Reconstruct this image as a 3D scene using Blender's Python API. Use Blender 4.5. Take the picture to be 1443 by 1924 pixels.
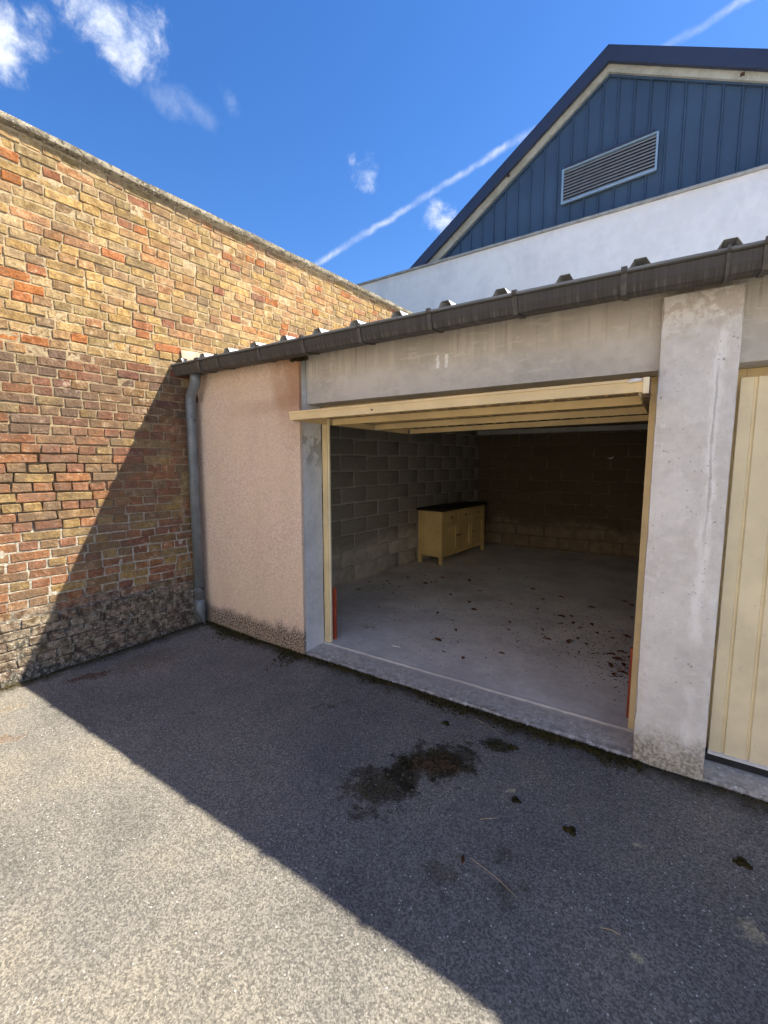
import bpy, bmesh, math, random
from mathutils import Vector, Matrix, noise as mnoise
random.seed(7)
for o in list(bpy.data.objects): bpy.data.objects.remove(o)
SC = bpy.context.scene
COL = SC.collection

# ------------------------------------------------------------------ camera
CAM_YAW, CAM_PITCH, CAM_ROLL, CAM_Z = 0.574317, 0.111212, -0.000917, 1.55
FPX = 823.04
cd = bpy.data.cameras.new('camera'); cam = bpy.data.objects.new('camera', cd); COL.objects.link(cam)
cd.sensor_fit = 'AUTO'; cd.sensor_width = 36.0; cd.lens = FPX / 1924.0 * 36.0
cd.clip_start = 0.05; cd.clip_end = 2000
cam.location = (0, 0, CAM_Z); cam.rotation_euler = (math.pi / 2 - CAM_PITCH, CAM_ROLL, CAM_YAW)
SC.camera = cam

# ------------------------------------------------------------------ light
SUN_DIR = Vector((1.495, 1.20, 2.343)).normalized()
SUN_EL = math.asin(SUN_DIR.z); SUN_AZ = math.atan2(SUN_DIR.x, SUN_DIR.y)
sl = bpy.data.lights.new('sun', 'SUN'); sl.energy = 3.1; sl.angle = math.radians(0.53); sl.color = (1.0, 0.91, 0.75)
so = bpy.data.objects.new('sun', sl); COL.objects.link(so)
so.rotation_euler = SUN_DIR.to_track_quat('Z', 'Y').to_euler(); so.location = (6, 5, 12)
SKY_STRENGTH = 0.056
EXPOSURE = 2.05

SC.view_settings.view_transform = 'Standard'; SC.view_settings.look = 'None'
SC.view_settings.exposure = EXPOSURE; SC.view_settings.gamma = 1.0; SC.view_settings.use_curve_mapping = False
SC.render.engine = 'CYCLES'
SC.cycles.use_denoising = True
SC.cycles.use_adaptive_sampling = True; SC.cycles.adaptive_threshold = 0.03
SC.cycles.max_bounces = 8; SC.cycles.diffuse_bounces = 5; SC.cycles.glossy_bounces = 3
SC.cycles.sample_clamp_indirect = 6.0

# ------------------------------------------------------------------ node helpers
class NT:
    def __init__(self, nt): self.nt = nt
    def n(self, typ, ins=None, **props):
        nd = self.nt.nodes.new(typ)
        for k, v in props.items(): setattr(nd, k, v)
        for k, v in (ins or {}).items(): self.put(nd.inputs[k], v)
        return nd
    def put(self, sock, v):
        if isinstance(v, bpy.types.NodeSocket): self.nt.links.new(v, sock)
        else:
            if isinstance(v, (tuple, list)) and sock.type == 'RGBA' and len(v) == 3: v = (*v, 1.0)
            sock.default_value = v
    def m(self, op, a, b=0.0, c=0.0, clamp=False):
        return self.n('ShaderNodeMath', {0: a, 1: b, 2: c}, operation=op, use_clamp=clamp).outputs[0]
    def add(self, a, b): return self.m('ADD', a, b)
    def sub(self, a, b): return self.m('SUBTRACT', a, b)
    def mul(self, a, b): return self.m('MULTIPLY', a, b)
    def mx(self, a, b): return self.m('MAXIMUM', a, b)
    def mn(self, a, b): return self.m('MINIMUM', a, b)
    def rng(self, v, a, b, c=0.0, d=1.0, smooth=True):
        return self.n('ShaderNodeMapRange', {0: v, 1: a, 2: b, 3: c, 4: d}, interpolation_type='SMOOTHSTEP' if smooth else 'LINEAR', clamp=True).outputs[0]
    def mix(self, f, a, b, blend='MIX'):
        nd = self.n('ShaderNodeMix', {0: f, 6: a, 7: b}, data_type='RGBA', blend_type=blend, clamp_factor=True); return nd.outputs[2]
    def pos(self): return self.n('ShaderNodeNewGeometry').outputs['Position']
    def sep(self, v):
        s = self.n('ShaderNodeSeparateXYZ', {0: v}); return s.outputs[0], s.outputs[1], s.outputs[2]
    def comb(self, x, y, z): return self.n('ShaderNodeCombineXYZ', {0: x, 1: y, 2: z}).outputs[0]
    def scl(self, v, s): return self.n('ShaderNodeVectorMath', {0: v, 1: s}, operation='MULTIPLY').outputs[0]
    def vadd(self, v, s): return self.n('ShaderNodeVectorMath', {0: v, 1: s}, operation='ADD').outputs[0]
    def dot(self, v, s): return self.n('ShaderNodeVectorMath', {0: v, 1: s}, operation='DOT_PRODUCT').outputs['Value']
    def noise(self, v, scale, detail=4.0, rough=0.55, dist=0.0):
        return self.n('ShaderNodeTexNoise', {'Vector': v, 'Scale': scale, 'Detail': detail, 'Roughness': rough, 'Distortion': dist}).outputs[0]
    def noisec(self, v, scale, detail=2.0):
        return self.n('ShaderNodeTexNoise', {'Vector': v, 'Scale': scale, 'Detail': detail}).outputs[1]
    def voro(self, v, scale, feature='F1', rnd=1.0):
        nd = self.n('ShaderNodeTexVoronoi', {'Vector': v, 'Scale': scale, 'Randomness': rnd}, feature=feature); return nd.outputs['Distance'], nd.outputs['Color']
    def bump(self, h, strength, dist, normal=None):
        nd = self.n('ShaderNodeBump', {'Height': h, 'Strength': strength, 'Distance': dist})
        if normal is not None: self.put(nd.inputs['Normal'], normal)
        return nd.outputs[0]

def new_mat(name, rough=0.85, metal=0.0, spec=0.3):
    m = bpy.data.materials.new(name); m.use_nodes = True; m.node_tree.nodes.clear()
    t = NT(m.node_tree)
    b = t.n('ShaderNodeBsdfPrincipled', {'Roughness': rough, 'Metallic': metal, 'Specular IOR Level': spec})
    o = t.n('ShaderNodeOutputMaterial'); t.nt.links.new(b.outputs[0], o.inputs[0])
    return m, t, b

# ------------------------------------------------------------------ world: sky, clouds, vapour trail
W = bpy.data.worlds.new('World'); SC.world = W; W.use_nodes = True; W.node_tree.nodes.clear()
wt = NT(W.node_tree)
sky = wt.n('ShaderNodeTexSky', sky_type='NISHITA', sun_disc=False, sun_elevation=SUN_EL, sun_rotation=SUN_AZ, altitude=50.0, air_density=1.0, dust_density=0.2, ozone_density=3.0)
skyc = wt.n('ShaderNodeHueSaturation', {'Hue': 0.509, 'Saturation': 1.28, 'Value': 1.0, 'Color': sky.outputs[0]}).outputs[0]
wd = wt.n('ShaderNodeTexCoord').outputs['Generated']
wd = wt.n('ShaderNodeVectorMath', {0: wd}, operation='NORMALIZE').outputs[0]
nz = wt.noise(wd, 13.0, 6.0, 0.66, 0.25)
# centre direction, half width, half height, tilt
CLOUDS = [((-.7020, .3660, .6160), .070, .042, 0.45), ((-.6850, .4010, .6100), .056, .032, -.95), ((-.7990, .2580, .5440), .085, .042, -0.85), ((-.4893, .7014, .5183), .044, .028, 0.2), ((-.3900, .8020, .4520), .058, .030, 0.8),
          # the same loose cumulus elsewhere round the sky
          ((-.90, -.10, .42), .14, .06, .1), ((-.75, -.50, .45), .20, .08, .2), ((-.20, -.85, .50), .16, .08, -.1), ((.45, -.75, .45), .20, .07, 0.), ((.80, -.30, .52), .15, .08, .2), ((-.25, -.25, .93), .12, .07, .4)]
WISPS = [((-.6924, .4525, .5620), .045, .022, 0.2), ((-.6690, .4835, .5642), .040, .020, 0.4), ((-.6289, .5171, .5805), .030, .018, 0.9)]
def nearest(items):
    best = None
    for c, ra, rb, tilt in items:
        c = Vector(c).normalized(); e = Vector((0, 0, 1)).cross(c).normalized(); n_ = c.cross(e)
        a1 = e * math.cos(tilt) + n_ * math.sin(tilt); b1 = n_ * math.cos(tilt) - e * math.sin(tilt)
        R = Matrix((a1, b1, c)).transposed()
        mp = wt.n('ShaderNodeMapping', {'Vector': wd, 'Location': tuple(c), 'Rotation': tuple(R.to_euler()), 'Scale': (ra, rb, .3)}, vector_type='TEXTURE').outputs[0]
        L = wt.n('ShaderNodeVectorMath', {0: mp}, operation='LENGTH').outputs['Value']
        best = L if best is None else wt.mn(best, L)
    return wt.sub(1.0, best)
def puff(q, lo, hi):
    v = wt.add(wt.mul(q, 0.62), wt.mul(wt.sub(nz, 0.48), 2.2))
    return wt.mul(wt.rng(v, lo, hi), wt.rng(q, -.55, .25))
alpha = wt.mx(wt.mul(puff(nearest(CLOUDS), .02, .85), .92), wt.mul(puff(nearest(WISPS), .0, .9), .17))
k1, k3 = Vector((-.6011, .6957, .3934)), Vector((-.0020, .8020, .5973))
kn = k1.cross(k3).normalized()
kd = wt.m('ABSOLUTE', wt.add(wt.dot(wd, tuple(kn)), wt.mul(wt.sub(wt.noise(wd, 34.0, 2.0), 0.5), 0.012)))
ktrail = wt.mul(wt.rng(kd, 0.0085, 0.0), wt.rng(nz, 0.30, 0.70, .16, .58))
ktrail = wt.mul(ktrail, wt.rng(wt.dot(wd, (-.3, .8, .5)), 0.2, 0.5))
alpha = wt.mx(alpha, ktrail)
cloudc = wt.n('ShaderNodeMix', {0: wt.rng(nz, .42, .66), 6: (2.9, 3.5, 4.8, 1), 7: (5.0, 5.2, 5.6, 1)}, data_type='RGBA').outputs[2]
skymix = wt.mix(wt.m('MINIMUM', alpha, 0.93), skyc, cloudc)
W.cycles.sampling_method = 'MANUAL'; W.cycles.sample_map_resolution = 512
bg = wt.n('ShaderNodeBackground', {'Color': skymix, 'Strength': SKY_STRENGTH})
wo = wt.n('ShaderNodeOutputWorld'); W.node_tree.links.new(bg.outputs[0], wo.inputs[0])

# ------------------------------------------------------------------ materials
def fbm(x, y, z): return mnoise.fractal(Vector((x, y, z)), 1.0, 2.0, 4)

def mat_plain(name, col, rough=0.6, metal=0.0, var=0.12, scale=18.0, bump=0.0, spec=0.3):
    m, t, b = new_mat(name, rough, metal, spec)
    p = t.pos(); f = t.noise(p, scale, 5.0, .6)
    d = tuple(c * (1 - var) for c in col); l = tuple(min(1, c * (1 + var)) for c in col)
    t.put(b.inputs['Base Color'], t.mix(t.rng(f, .3, .7), d, l))
    if bump: t.put(b.inputs['Normal'], t.bump(t.noise(p, scale * 6, 4.0), bump, 0.004))
    return m

def lichen(t, p, scale, lo, hi, patch):
    d, _ = t.voro(p, scale)
    return t.mul(t.rng(d, hi, lo), t.rng(patch, .46, .60))

def foot_mask(t, z, n): return t.rng(t.add(z, t.mul(t.sub(n, .5), .42)), .58, .36)

def mat_brick(name, use_obj):
    m, t, b = new_mat(name, 0.92, 0.0, 0.15)
    p = t.pos(); x, y, z = t.sep(p)
    if use_obj: base = t.n('ShaderNodeObjectInfo').outputs['Color']
    else: base = t.n('ShaderNodeVertexColor', layer_name='Col').outputs[0]
    f1 = t.noise(p, 19.0, 4.0, .72); f2 = t.noise(p, 72.0, 3.0, .7); f3 = t.noise(p, 5.5, 4.0, .68)
    col = t.mix(t.rng(f1, .30, .70), t.mix(1.0, base, (.60, .53, .48), 'MULTIPLY'), t.mix(1.0, base, (1.16, 1.14, 1.10), 'MULTIPLY'))
    col = t.mix(t.mul(t.rng(f2, .46, .66), .55), col, t.mix(1.0, base, (.42, .36, .32), 'MULTIPLY'))
    # flaked and sooty faces
    col = t.mix(t.mul(t.rng(f3, .50, .66), .50), col, (.165, .12, .08))
    # mortar dust and smears on the faces
    col = t.mix(t.mul(t.rng(t.add(t.mul(f1, .6), t.mul(t.sub(1.0, f3), .4)), .56, .66), .42), col, (.55, .47, .34))
    # grime in the middle of the wall
    g = t.mul(t.rng(z, 2.55, 2.1), t.rng(z, .5, .9))
    col = t.mix(t.mul(t.mul(g, t.rng(f3, .34, .58)), .50), col, (.14, .095, .065))
    # black crust and lichen of the wall foot
    foot = foot_mask(t, z, f3)
    col = t.mix(t.mul(foot, .80), col, t.mix(t.rng(f1, .36, .62), (.042, .037, .031), (.26, .225, .175)))
    lic = t.mul(lichen(t, p, 66.0, .12, .36, f1), t.mx(foot, t.mul(t.rng(z, 2.4, 1.6), .22)))
    col = t.mix(lic, col, (.60, .58, .50))
    t.put(b.inputs['Base Color'], col)
    t.put(b.inputs['Normal'], t.bump(t.add(t.mul(f1, .7), t.mul(f2, .4)), 1.0, 0.014))
    return m

def mat_mortar():
    m, t, b = new_mat('mortar', 0.95, 0.0, 0.1)
    p = t.pos(); x, y, z = t.sep(p)
    f = t.noise(p, 30.0, 5.0, .7); f3 = t.noise(p, 5.5, 4.0, .65)
    up = t.mix(t.rng(f, .32, .68), (.31, .23, .135), (.51, .40, .245))
    lo = t.mix(t.rng(f, .32, .68), (.27, .24, .195), (.52, .48, .40))
    col = t.mix(t.rng(z, 1.5, 1.0), up, lo)
    g = t.mul(t.rng(z, 2.6, 2.2), t.rng(z, .9, 1.5))
    col = t.mix(t.mul(g, .5), col, (.22, .17, .11))
    foot = foot_mask(t, z, f3)
    crust = t.mix(t.rng(f, .40, .68), (.032, .029, .025), (.21, .185, .15))
    crust = t.mix(t.rng(f3, .62, .70), crust, (.40, .38, .32))
    col = t.mix(t.mul(foot, .90), col, crust)
    col = t.mix(t.mul(lichen(t, p, 66.0, .12, .36, f), foot), col, (.62, .60, .52))
    t.put(b.inputs['Base Color'], col)
    t.put(b.inputs['Normal'], t.bump(f, 1.0, 0.014))
    return m

def mat_asphalt():
    m, t, b = new_mat('asphalt', 0.85, 0.0, 0.2)
    p = t.pos(); x, y, z = t.sep(p)
    sn = t.noise(p, 11.0, 5.0, .72)
    d1, c1 = t.voro(p, 150.0); r1 = t.sep(c1)[0]
    big = t.noise(p, 1.3, 4.0, .6)
    grain = t.noise(p, 165.0, 3.0, .75, .6)
    agg = t.mix(t.rng(r1, .1, .9), (.133, .130, .124), (.246, .239, .222))
    agg = t.mix(t.rng(grain, .38, .60), t.mix(1.0, agg, (.66, .65, .64), 'MULTIPLY'), t.mix(1.0, agg, (1.18, 1.16, 1.11), 'MULTIPLY'))
    agg = t.mix(t.mul(t.rng(big, .44, .62), .65), agg, t.mix(1.0, agg, (1.32, 1.27, 1.15), 'MULTIPLY'))
    agg = t.mix(t.mul(t.rng(big, .46, .34), .55), agg, t.mix(1.0, agg, (.70, .70, .72), 'MULTIPLY'))
    agg = t.mix(t.mul(t.rng(sn, .56, .72), .30), agg, t.mix(1.0, agg, (.66, .64, .62), 'MULTIPLY'))
    # rare pale chips
    d3, c3 = t.voro(p, 34.0); r3 = t.sep(c3)[2]
    chip = t.mul(t.m('GREATER_THAN', r3, .84), t.rng(d3, .12, .06))
    agg = t.mix(chip, agg, (.70, .70, .68))
    # moss film and dark damp along the foot of the walls
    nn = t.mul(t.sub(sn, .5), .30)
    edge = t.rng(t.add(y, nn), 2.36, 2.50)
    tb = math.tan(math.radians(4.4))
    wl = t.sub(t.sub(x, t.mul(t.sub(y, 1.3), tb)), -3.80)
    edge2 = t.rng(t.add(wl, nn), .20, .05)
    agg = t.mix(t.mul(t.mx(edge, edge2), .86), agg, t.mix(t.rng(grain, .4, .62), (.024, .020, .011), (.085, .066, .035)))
    pw = t.vadd(p, t.scl(t.vadd(t.noisec(p, 6.0, 3.0), (-.5, -.5, -.5)), (.24, .24, 0.0)))
    gate = t.mul(t.sub(sn, .48), 3.2)
    def spot(col, cx, cy, rx, ry, rot, rgb, k):
        mp = t.n('ShaderNodeMapping', {'Vector': pw, 'Location': (cx, cy, 0), 'Rotation': (0, 0, rot), 'Scale': (rx, ry, 50.0)}, vector_type='TEXTURE').outputs[0]
        r = t.n('ShaderNodeVectorMath', {0: mp}, operation='LENGTH').outputs['Value']
        return t.mix(t.mul(t.rng(t.add(r, gate), 1.06, .60), k), col, t.mix(1.0, col, tuple(v / .17 for v in rgb), 'MULTIPLY'))
    agg = spot(agg, -.91, 1.95, .23, .15, .5, (.040, .035, .024), .88)
    agg = spot(agg, -1.08, 1.62, .24, .17, .9, (.052, .046, .034), .80)
    agg = spot(agg, -1.02, 1.78, .17, .12, .7, (.046, .040, .028), .88)
    agg = spot(agg, -.90, 1.93, .12, .07, .5, (.080, .055, .034), .6)
    agg = spot(agg, -.74, 2.22, .12, .07, .2, (.042, .037, .022), .9)
    agg = spot(agg, -3.46, 1.36, .16, .05, 1.0, (.10, .062, .045), .9)
    agg = spot(agg, -3.05, .76, .10, .06, .8, (.17, .12, .085), .6)
    agg = spot(agg, -3.42, .93, .12, .03, 1.2, (.17, .13, .095), .5)
    agg = spot(agg, -3.35, 1.75, .34, .18, 1.3, (.12, .10, .08), .5)
    for cx, cy, r in ((-.525, 1.947, .03), (-.027, 1.936, .036), (.319, 1.744, .055), (.005, 1.451, .04)):
        agg = spot(agg, cx, cy, r, r * .75, .7, (.42, .39, .28), .75)
    for cx, cy, r in ((-.46, 1.60, .07), (-.62, 1.40, .06), (-.40, 1.42, .07), (-1.75, 2.05, .06)):
        agg = spot(agg, cx, cy, r, r * .7, .4, (.05, .042, .027), .45)
    t.put(b.inputs['Base Color'], agg)
    t.put(b.inputs['Normal'], t.bump(grain, 0.8, 0.006))
    return m

def mat_concrete(name, dark, light, rough=.9, extra=None, bump=.35, scale=3.0):
    m, t, b = new_mat(name, rough, 0.0, 0.2)
    p = t.pos()
    f = t.noise(p, scale, 7.0, .62); g = t.noise(p, scale * 9, 5.0, .6); k = t.noise(p, 120.0, 3.0)
    v = t.add(t.mul(f, .65), t.mul(g, .35))
    col = t.mix(t.rng(v, .34, .64), dark, light)
    if extra: col = extra(t, p, col)
    t.put(b.inputs['Base Color'], col)
    t.put(b.inputs['Normal'], t.bump(t.add(t.mul(g, .7), t.mul(k, .3)), bump, 0.01))
    return m

def ex_lintel(t, p, col):
    x, y, z = t.sep(p)
    n5 = t.noise(p, 5.0, 4.0)
    dr = t.noise(t.comb(t.mul(x, 15.0), 0.0, t.mul(z, .7)), 1.0, 3.0, .7)
    dr2 = t.noise(t.comb(t.mul(x, 46.0), 3.0, t.mul(z, 1.4)), 1.0, 3.0, .7)
    top = t.rng(t.add(z, t.mul(t.sub(n5, .5), .16)), 2.16, 2.23)
    col = t.mix(t.mul(top, .45), col, (.48, .435, .38))
    col = t.mix(t.mul(t.mul(t.rng(dr, .53, .60), top), .75), col, (.64, .60, .54))
    col = t.mix(t.mul(t.mul(t.rng(dr2, .56, .66), t.rng(z, 2.12, 2.3)), .50), col, (.27, .235, .195))
    sw = t.noise(t.scl(p, (2.2, 2.2, 9.0)), 2.2, 5.0, .72, 1.5)
    col = t.mix(t.mul(t.rng(sw, .55, .64), .55), col, (.70, .67, .62))
    col = t.mix(t.mul(t.rng(t.noise(p, 1.7, 4.0), .50, .64), .35), col, (.54, .48, .42))
    return col

def ex_pillar(t, p, col):
    x, y, z = t.sep(p)
    wob = t.mul(t.sub(t.noise(t.comb(0.0, 0.0, z), 1.6, 4.0), .5), .07)
    dx = t.m('ABSOLUTE', t.sub(t.sub(x, .160), wob))
    rag = t.noise(t.scl(p, (30, 30, 9)), 1.0, 4.0, .75)
    st = t.rng(t.add(dx, t.mul(t.sub(rag, .5), .10)), .034, .000)
    gate = t.rng(t.noise(t.comb(3.0, 0.0, z), 1.9, 2.0), .38, .50)
    col = t.mix(t.mul(t.mul(st, gate), .75), col, (.93, .92, .91))
    dc = t.mul(t.rng(t.add(dx, t.mul(t.sub(rag, .44), .034)), .010, .004), t.mul(t.rng(z, 2.05, 1.9), t.rng(z, 1.0, 1.4)))
    col = t.mix(t.mul(dc, .65), col, (.40, .385, .37))
    n11 = t.noise(p, 9.0, 5.0, .72)
    top = t.mul(t.rng(z, 2.06, 2.26), t.rng(n11, .45, .58))
    col = t.mix(t.mul(top, .75), col, (.46, .39, .33))
    col = t.mix(t.mul(t.rng(n11, .56, .66), .35), col, (.56, .54, .52))
    col = t.mix(t.mul(t.rng(n11, .42, .34), .45), col, (.86, .85, .84))
    pits = t.mul(t.rng(t.noise(p, 55.0, 3.0, .7), .64, .69), t.rng(t.noise(p, 4.0, 3.0), .44, .56))
    col = t.mix(t.mul(pits, .85), col, (.30, .29, .28))
    zz = t.add(z, t.mul(t.sub(n11, .5), .30))
    col = t.mix(t.mul(t.rng(zz, .25, .05), .8), col, t.mix(t.rng(t.noise(p, 50.0, 3.0), .4, .62), (.16, .14, .10), (.50, .46, .38)))
    return col

def ex_slab(t, p, col):
    x, y, z = t.sep(p)
    fr = t.rng(y, 2.80, 2.70)
    col = t.mix(t.mul(fr, .8), col, t.mix(t.rng(t.noise(p, 28.0, 6.0, .7), .35, .65), (.32, .295, .255), (.56, .53, .475)))
    d, c = t.voro(t.vadd(p, t.scl(t.noisec(p, 40.0), (.02, .02, .02))), 40.0); r = t.sep(c)[0]
    col = t.mix(t.mul(t.mul(t.rng(y, 2.62, 2.54), t.rng(t.noise(p, 20.0, 4.0, .7), .42, .58)), .6), col, (.14, .125, .10))
    zone = t.mul(t.rng(y, 2.73, 2.66), t.rng(t.noise(p, 5.0, 3.0), .34, .46))
    sp = t.mul(t.mul(t.m('GREATER_THAN', r, .58), t.rng(d, .40, .22)), zone)
    col = t.mix(t.mul(sp, .65), col, (.78, .78, .77))
    ck = t.mul(t.rng(t.m('ABSOLUTE', t.sub(t.add(y, t.mul(t.sub(t.noise(p, 6.0, 4.0), .5), .03)), 2.775)), .018, .004), .6)
    col = t.mix(ck, col, (.62, .58, .51))
    col = t.mix(t.mul(t.rng(t.noise(p, 1.3, 5.0), .5, .66), .45), col, (.46, .435, .40))
    cr = t.mul(t.rng(t.noise(p, 70.0, 4.0, .7), .66, .72), t.rng(t.noise(p, 2.5, 4.0), .42, .6))
    col = t.mix(t.mul(cr, .8), col, (.10, .065, .04))
    return col

def ex_jamb(t, p, col):
    x, y, z = t.sep(p)
    col = t.mix(t.mul(t.rng(t.noise(t.scl(p, (9, 9, 3)), 1.0, 6.0, .7, 1.0), .56, .66), .5), col, (.52, .53, .54))
    col = t.mix(t.mul(t.mul(t.rng(z, 1.45, 1.6), t.rng(z, 1.85, 1.75)), t.mul(t.rng(t.noise(p, 7.0, 4.0), .5, .56), .55)), col, (.20, .20, .19))
    col = t.mix(t.mul(t.rng(z, 2.15, 2.32), .6), col, (.16, .15, .12))
    return col

def mat_render_pink():
    m, t, b = new_mat('pink_render', 0.95, 0.0, 0.1)
    p = t.pos(); x, y, z = t.sep(p)
    d, c = t.voro(p, 90.0)
    g = t.noise(p, 62.0, 3.0, .8); f = t.noise(p, 3.0, 4.0, .6)
    col = t.mix(t.rng(g, .34, .66), (.66, .50, .40), (.90, .725, .60))
    col = t.mix(t.mul(t.rng(f, .40, .62), .40), col, (.80, .64, .46))
    col = t.mix(t.mul(t.rng(t.noise(t.scl(p, (1.0, 1.0, .35)), 5.0, 4.0), .50, .64), .12), col, (.56, .42, .33))
    # rust-coloured run-off under the gutter, strongest next to the opening
    rs = t.mul(t.rng(t.add(t.sub(x, -2.40), t.mul(t.sub(t.noise(t.scl(p, (3, 3, 1.2)), 2.0, 5.0), .5), .5)), -.42, -.05), t.rng(t.add(z, t.mul(t.sub(t.noise(p, 4.0, 5.0), .5), .5)), 1.55, 2.2))
    col = t.mix(t.mul(rs, .72), col, (.40, .185, .075))
    bl = t.rng(t.m('ABSOLUTE', t.sub(t.add(z, t.mul(t.sub(t.noise(p, 5.0, 5.0), .5), .16)), t.add(2.02, t.mul(t.sub(x, -2.5), .06)))), .10, .02)
    col = t.mix(t.mul(bl, t.mul(t.rng(x, -3.5, -2.7), .26)), col, (.40, .20, .11))
    # black algae at the foot
    zz = t.add(z, t.mul(t.sub(t.noise(p, 8.0, 6.0, .68), .5), .22))
    alg = t.mul(t.rng(zz, .235, .13), t.rng(t.noise(p, 75.0, 5.0, .72), .62, .46))
    col = t.mix(t.mul(alg, .93), col, (.052, .042, .036))
    pale = t.mul(t.rng(zz, .14, .05), t.rng(t.noise(p, 30.0, 4.0), .40, .60))
    col = t.mix(t.mul(pale, .6), col, (.38, .30, .21))
    pl = t.mul(t.rng(x, -3.52, -3.66), t.rng(z, .28, .12))
    col = t.mix(t.mul(pl, .7), col, (.27, .23, .18))
    t.put(b.inputs['Base Color'], col)
    t.put(b.inputs['Normal'], t.bump(t.add(g, t.mul(t.sub(1.0, d), .6)), 0.9, 0.006))
    return m

def mat_paint_yellow(name='yellow_paint', col=(.80, .63, .35), chips=True):
    m, t, b = new_mat(name, 0.52, 0.0, 0.35)
    p = t.pos(); x, y, z = t.sep(p)
    f = t.noise(p, 3.5, 5.0, .6)
    c = t.mix(t.rng(f, .34, .66), tuple(v * .90 for v in col), tuple(min(1, v * 1.06) for v in col))
    c = t.mix(t.mul(t.rng(t.noise(p, 26.0, 5.0, .7), .60, .72), .35), c, tuple(v * .55 for v in col))
    if chips:
        ch = t.mul(t.rng(t.noise(t.scl(p, (60, 60, 14)), 1.0, 5.0, .7), .70, .725), t.rng(t.noise(p, 2.2, 3.0), .48, .58))
        c = t.mix(ch, c, (.10, .065, .04))
    t.put(b.inputs['Base Color'], c)
    t.put(b.inputs['Normal'], t.bump(t.noise(p, 50.0, 4.0), .05, .004))
    return m

def ex_warewall(t, p, col):
    x, y, z = t.sep(p)
    col = t.mix(t.mul(t.rng(t.noise(t.scl(p, (1.5, 1.5, .8)), 1.2, 6.0, .66), .50, .66), .35), col, (.60, .59, .60))
    return t.mix(t.mul(t.rng(z, 5.85, 6.08), .22), col, (.62, .50, .48))

def mat_gutter():
    m, t, b = new_mat('gutter_zinc', 0.62, 0.0, 0.35)
    p = t.pos(); x, y, z = t.sep(p)
    s = t.noise(t.comb(t.mul(x, 70.0), 0.0, t.mul(z, 2.0)), 1.0, 3.0, .7)
    c = t.mix(t.rng(s, .30, .72), (.050, .047, .045), (.080, .075, .070))
    low = t.mul(t.rng(z, 2.350, 2.332), t.rng(s, .50, .62))
    c = t.mix(t.mul(low, .38), c, (.20, .19, .18))
    c = t.mix(t.rng(z, 2.392, 2.404), c, (.22, .235, .235))
    c = t.mix(t.mul(t.rng(t.noise(p, 4.0, 4.0), .45, .65), .35), c, (.085, .080, .078))
    t.put(b.inputs['Base Color'], c)
    return m

def mat_moss(name, a, c_):
    m, t, b = new_mat(name, 1.0, 0.0, 0.05)
    p = t.pos()
    t.put(b.inputs['Base Color'], t.mix(t.rng(t.noise(p, 45.0, 4.0), .36, .64), a, c_))
    return m

def mat_block(name, lo_c, hi_c):
    m, t, b = new_mat(name, 0.95, 0.0, 0.1)
    p = t.pos(); x, y, z = t.sep(p)
    rnd = t.n('ShaderNodeObjectInfo').outputs['Random']
    f = t.noise(p, 60.0, 5.0, .7)
    c = t.mix(t.rng(f, .3, .7), lo_c, hi_c)
    c = t.mix(t.mul(rnd, .4), c, lo_c)
    # cement wash that was smeared over the lower courses
    lo = t.mul(t.rng(t.add(z, t.mul(t.sub(t.noise(p, 2.6, 5.0, .6), .5), .9)), .62, .35), .75)
    c = t.mix(lo, c, t.mix(t.rng(t.noise(p, 9.0, 5.0), .35, .65), tuple(v * 1.25 for v in hi_c), tuple(v * 1.7 for v in hi_c)))
    t.put(b.inputs['Base Color'], c)
    t.put(b.inputs['Normal'], t.bump(f, .7, .006))
    return m

M = {}
M['brick_single'] = mat_brick('brick_fired_clay', True)
M['brick_mass'] = mat_brick('brick_fired_clay_mass', False)
M['mortar'] = mat_mortar()
M['asphalt'] = mat_asphalt()
M['coping'] = mat_concrete('coping_concrete', (.10, .085, .06), (.33, .29, .21), .95, lambda t, p, c: t.mix(t.mul(lichen(t, p, 48.0, .10, .34, t.noise(p, 12.0, 3.0)), .95), t.mix(t.rng(t.noise(p, 35.0, 5.0, .7), .5, .62), c, (.07, .062, .045)), (.66, .62, .50)), .8, 8.0)
M['lintel'] = mat_concrete('lintel_concrete', (.48, .455, .42), (.66, .625, .58), .9, ex_lintel, .15, 2.2)
M['pillar'] = mat_concrete('pillar_concrete', (.64, .615, .585), (.79, .765, .735), .9, ex_pillar, .3, 3.2)
M['jamb'] = mat_concrete('jamb_cement', (.52, .53, .54), (.68, .69, .70), .9, ex_jamb, .12, 2.6)
M['slab'] = mat_concrete('slab_concrete', (.60, .57, .525), (.80, .77, .715), .85, ex_slab, .25, 2.0)
M['cement'] = mat_concrete('raw_cement', (.25, .24, .22), (.44, .42, .38), .95, None, .5, 6.0)
M['joint'] = mat_concrete('block_joint_cement', (.36, .33, .285), (.52, .485, .42), .95, None, .6, 7.0)
M['joint_brown_dim'] = mat_concrete('dimmed_brown_joint', (.14, .108, .075), (.23, .18, .13), .95, None, .6, 7.0)  # back wall joints: brown, with the dim interior darkened into the colour
M['flash'] = mat_concrete('cement_flashing', (.22, .18, .13), (.42, .36, .27), .95, None, .6, 9.0)
M['pink'] = mat_render_pink()
M['yellow'] = mat_paint_yellow()
M['yellow_pale'] = mat_paint_yellow('pale_yellow_paint', (.84, .73, .50))
M['red'] = mat_plain('red_oxide_paint', (.42, .085, .042), .55, 0, .2, 9.0)
M['gutter'] = mat_gutter()
M['strap'] = mat_plain('strap_zinc', (.105, .097, .088), .6, 0, .25, 30.0)
M['pipe'] = mat_plain('grey_zinc_pipe', (.20, .225, .25), .5, .35, .18, 9.0)
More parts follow.
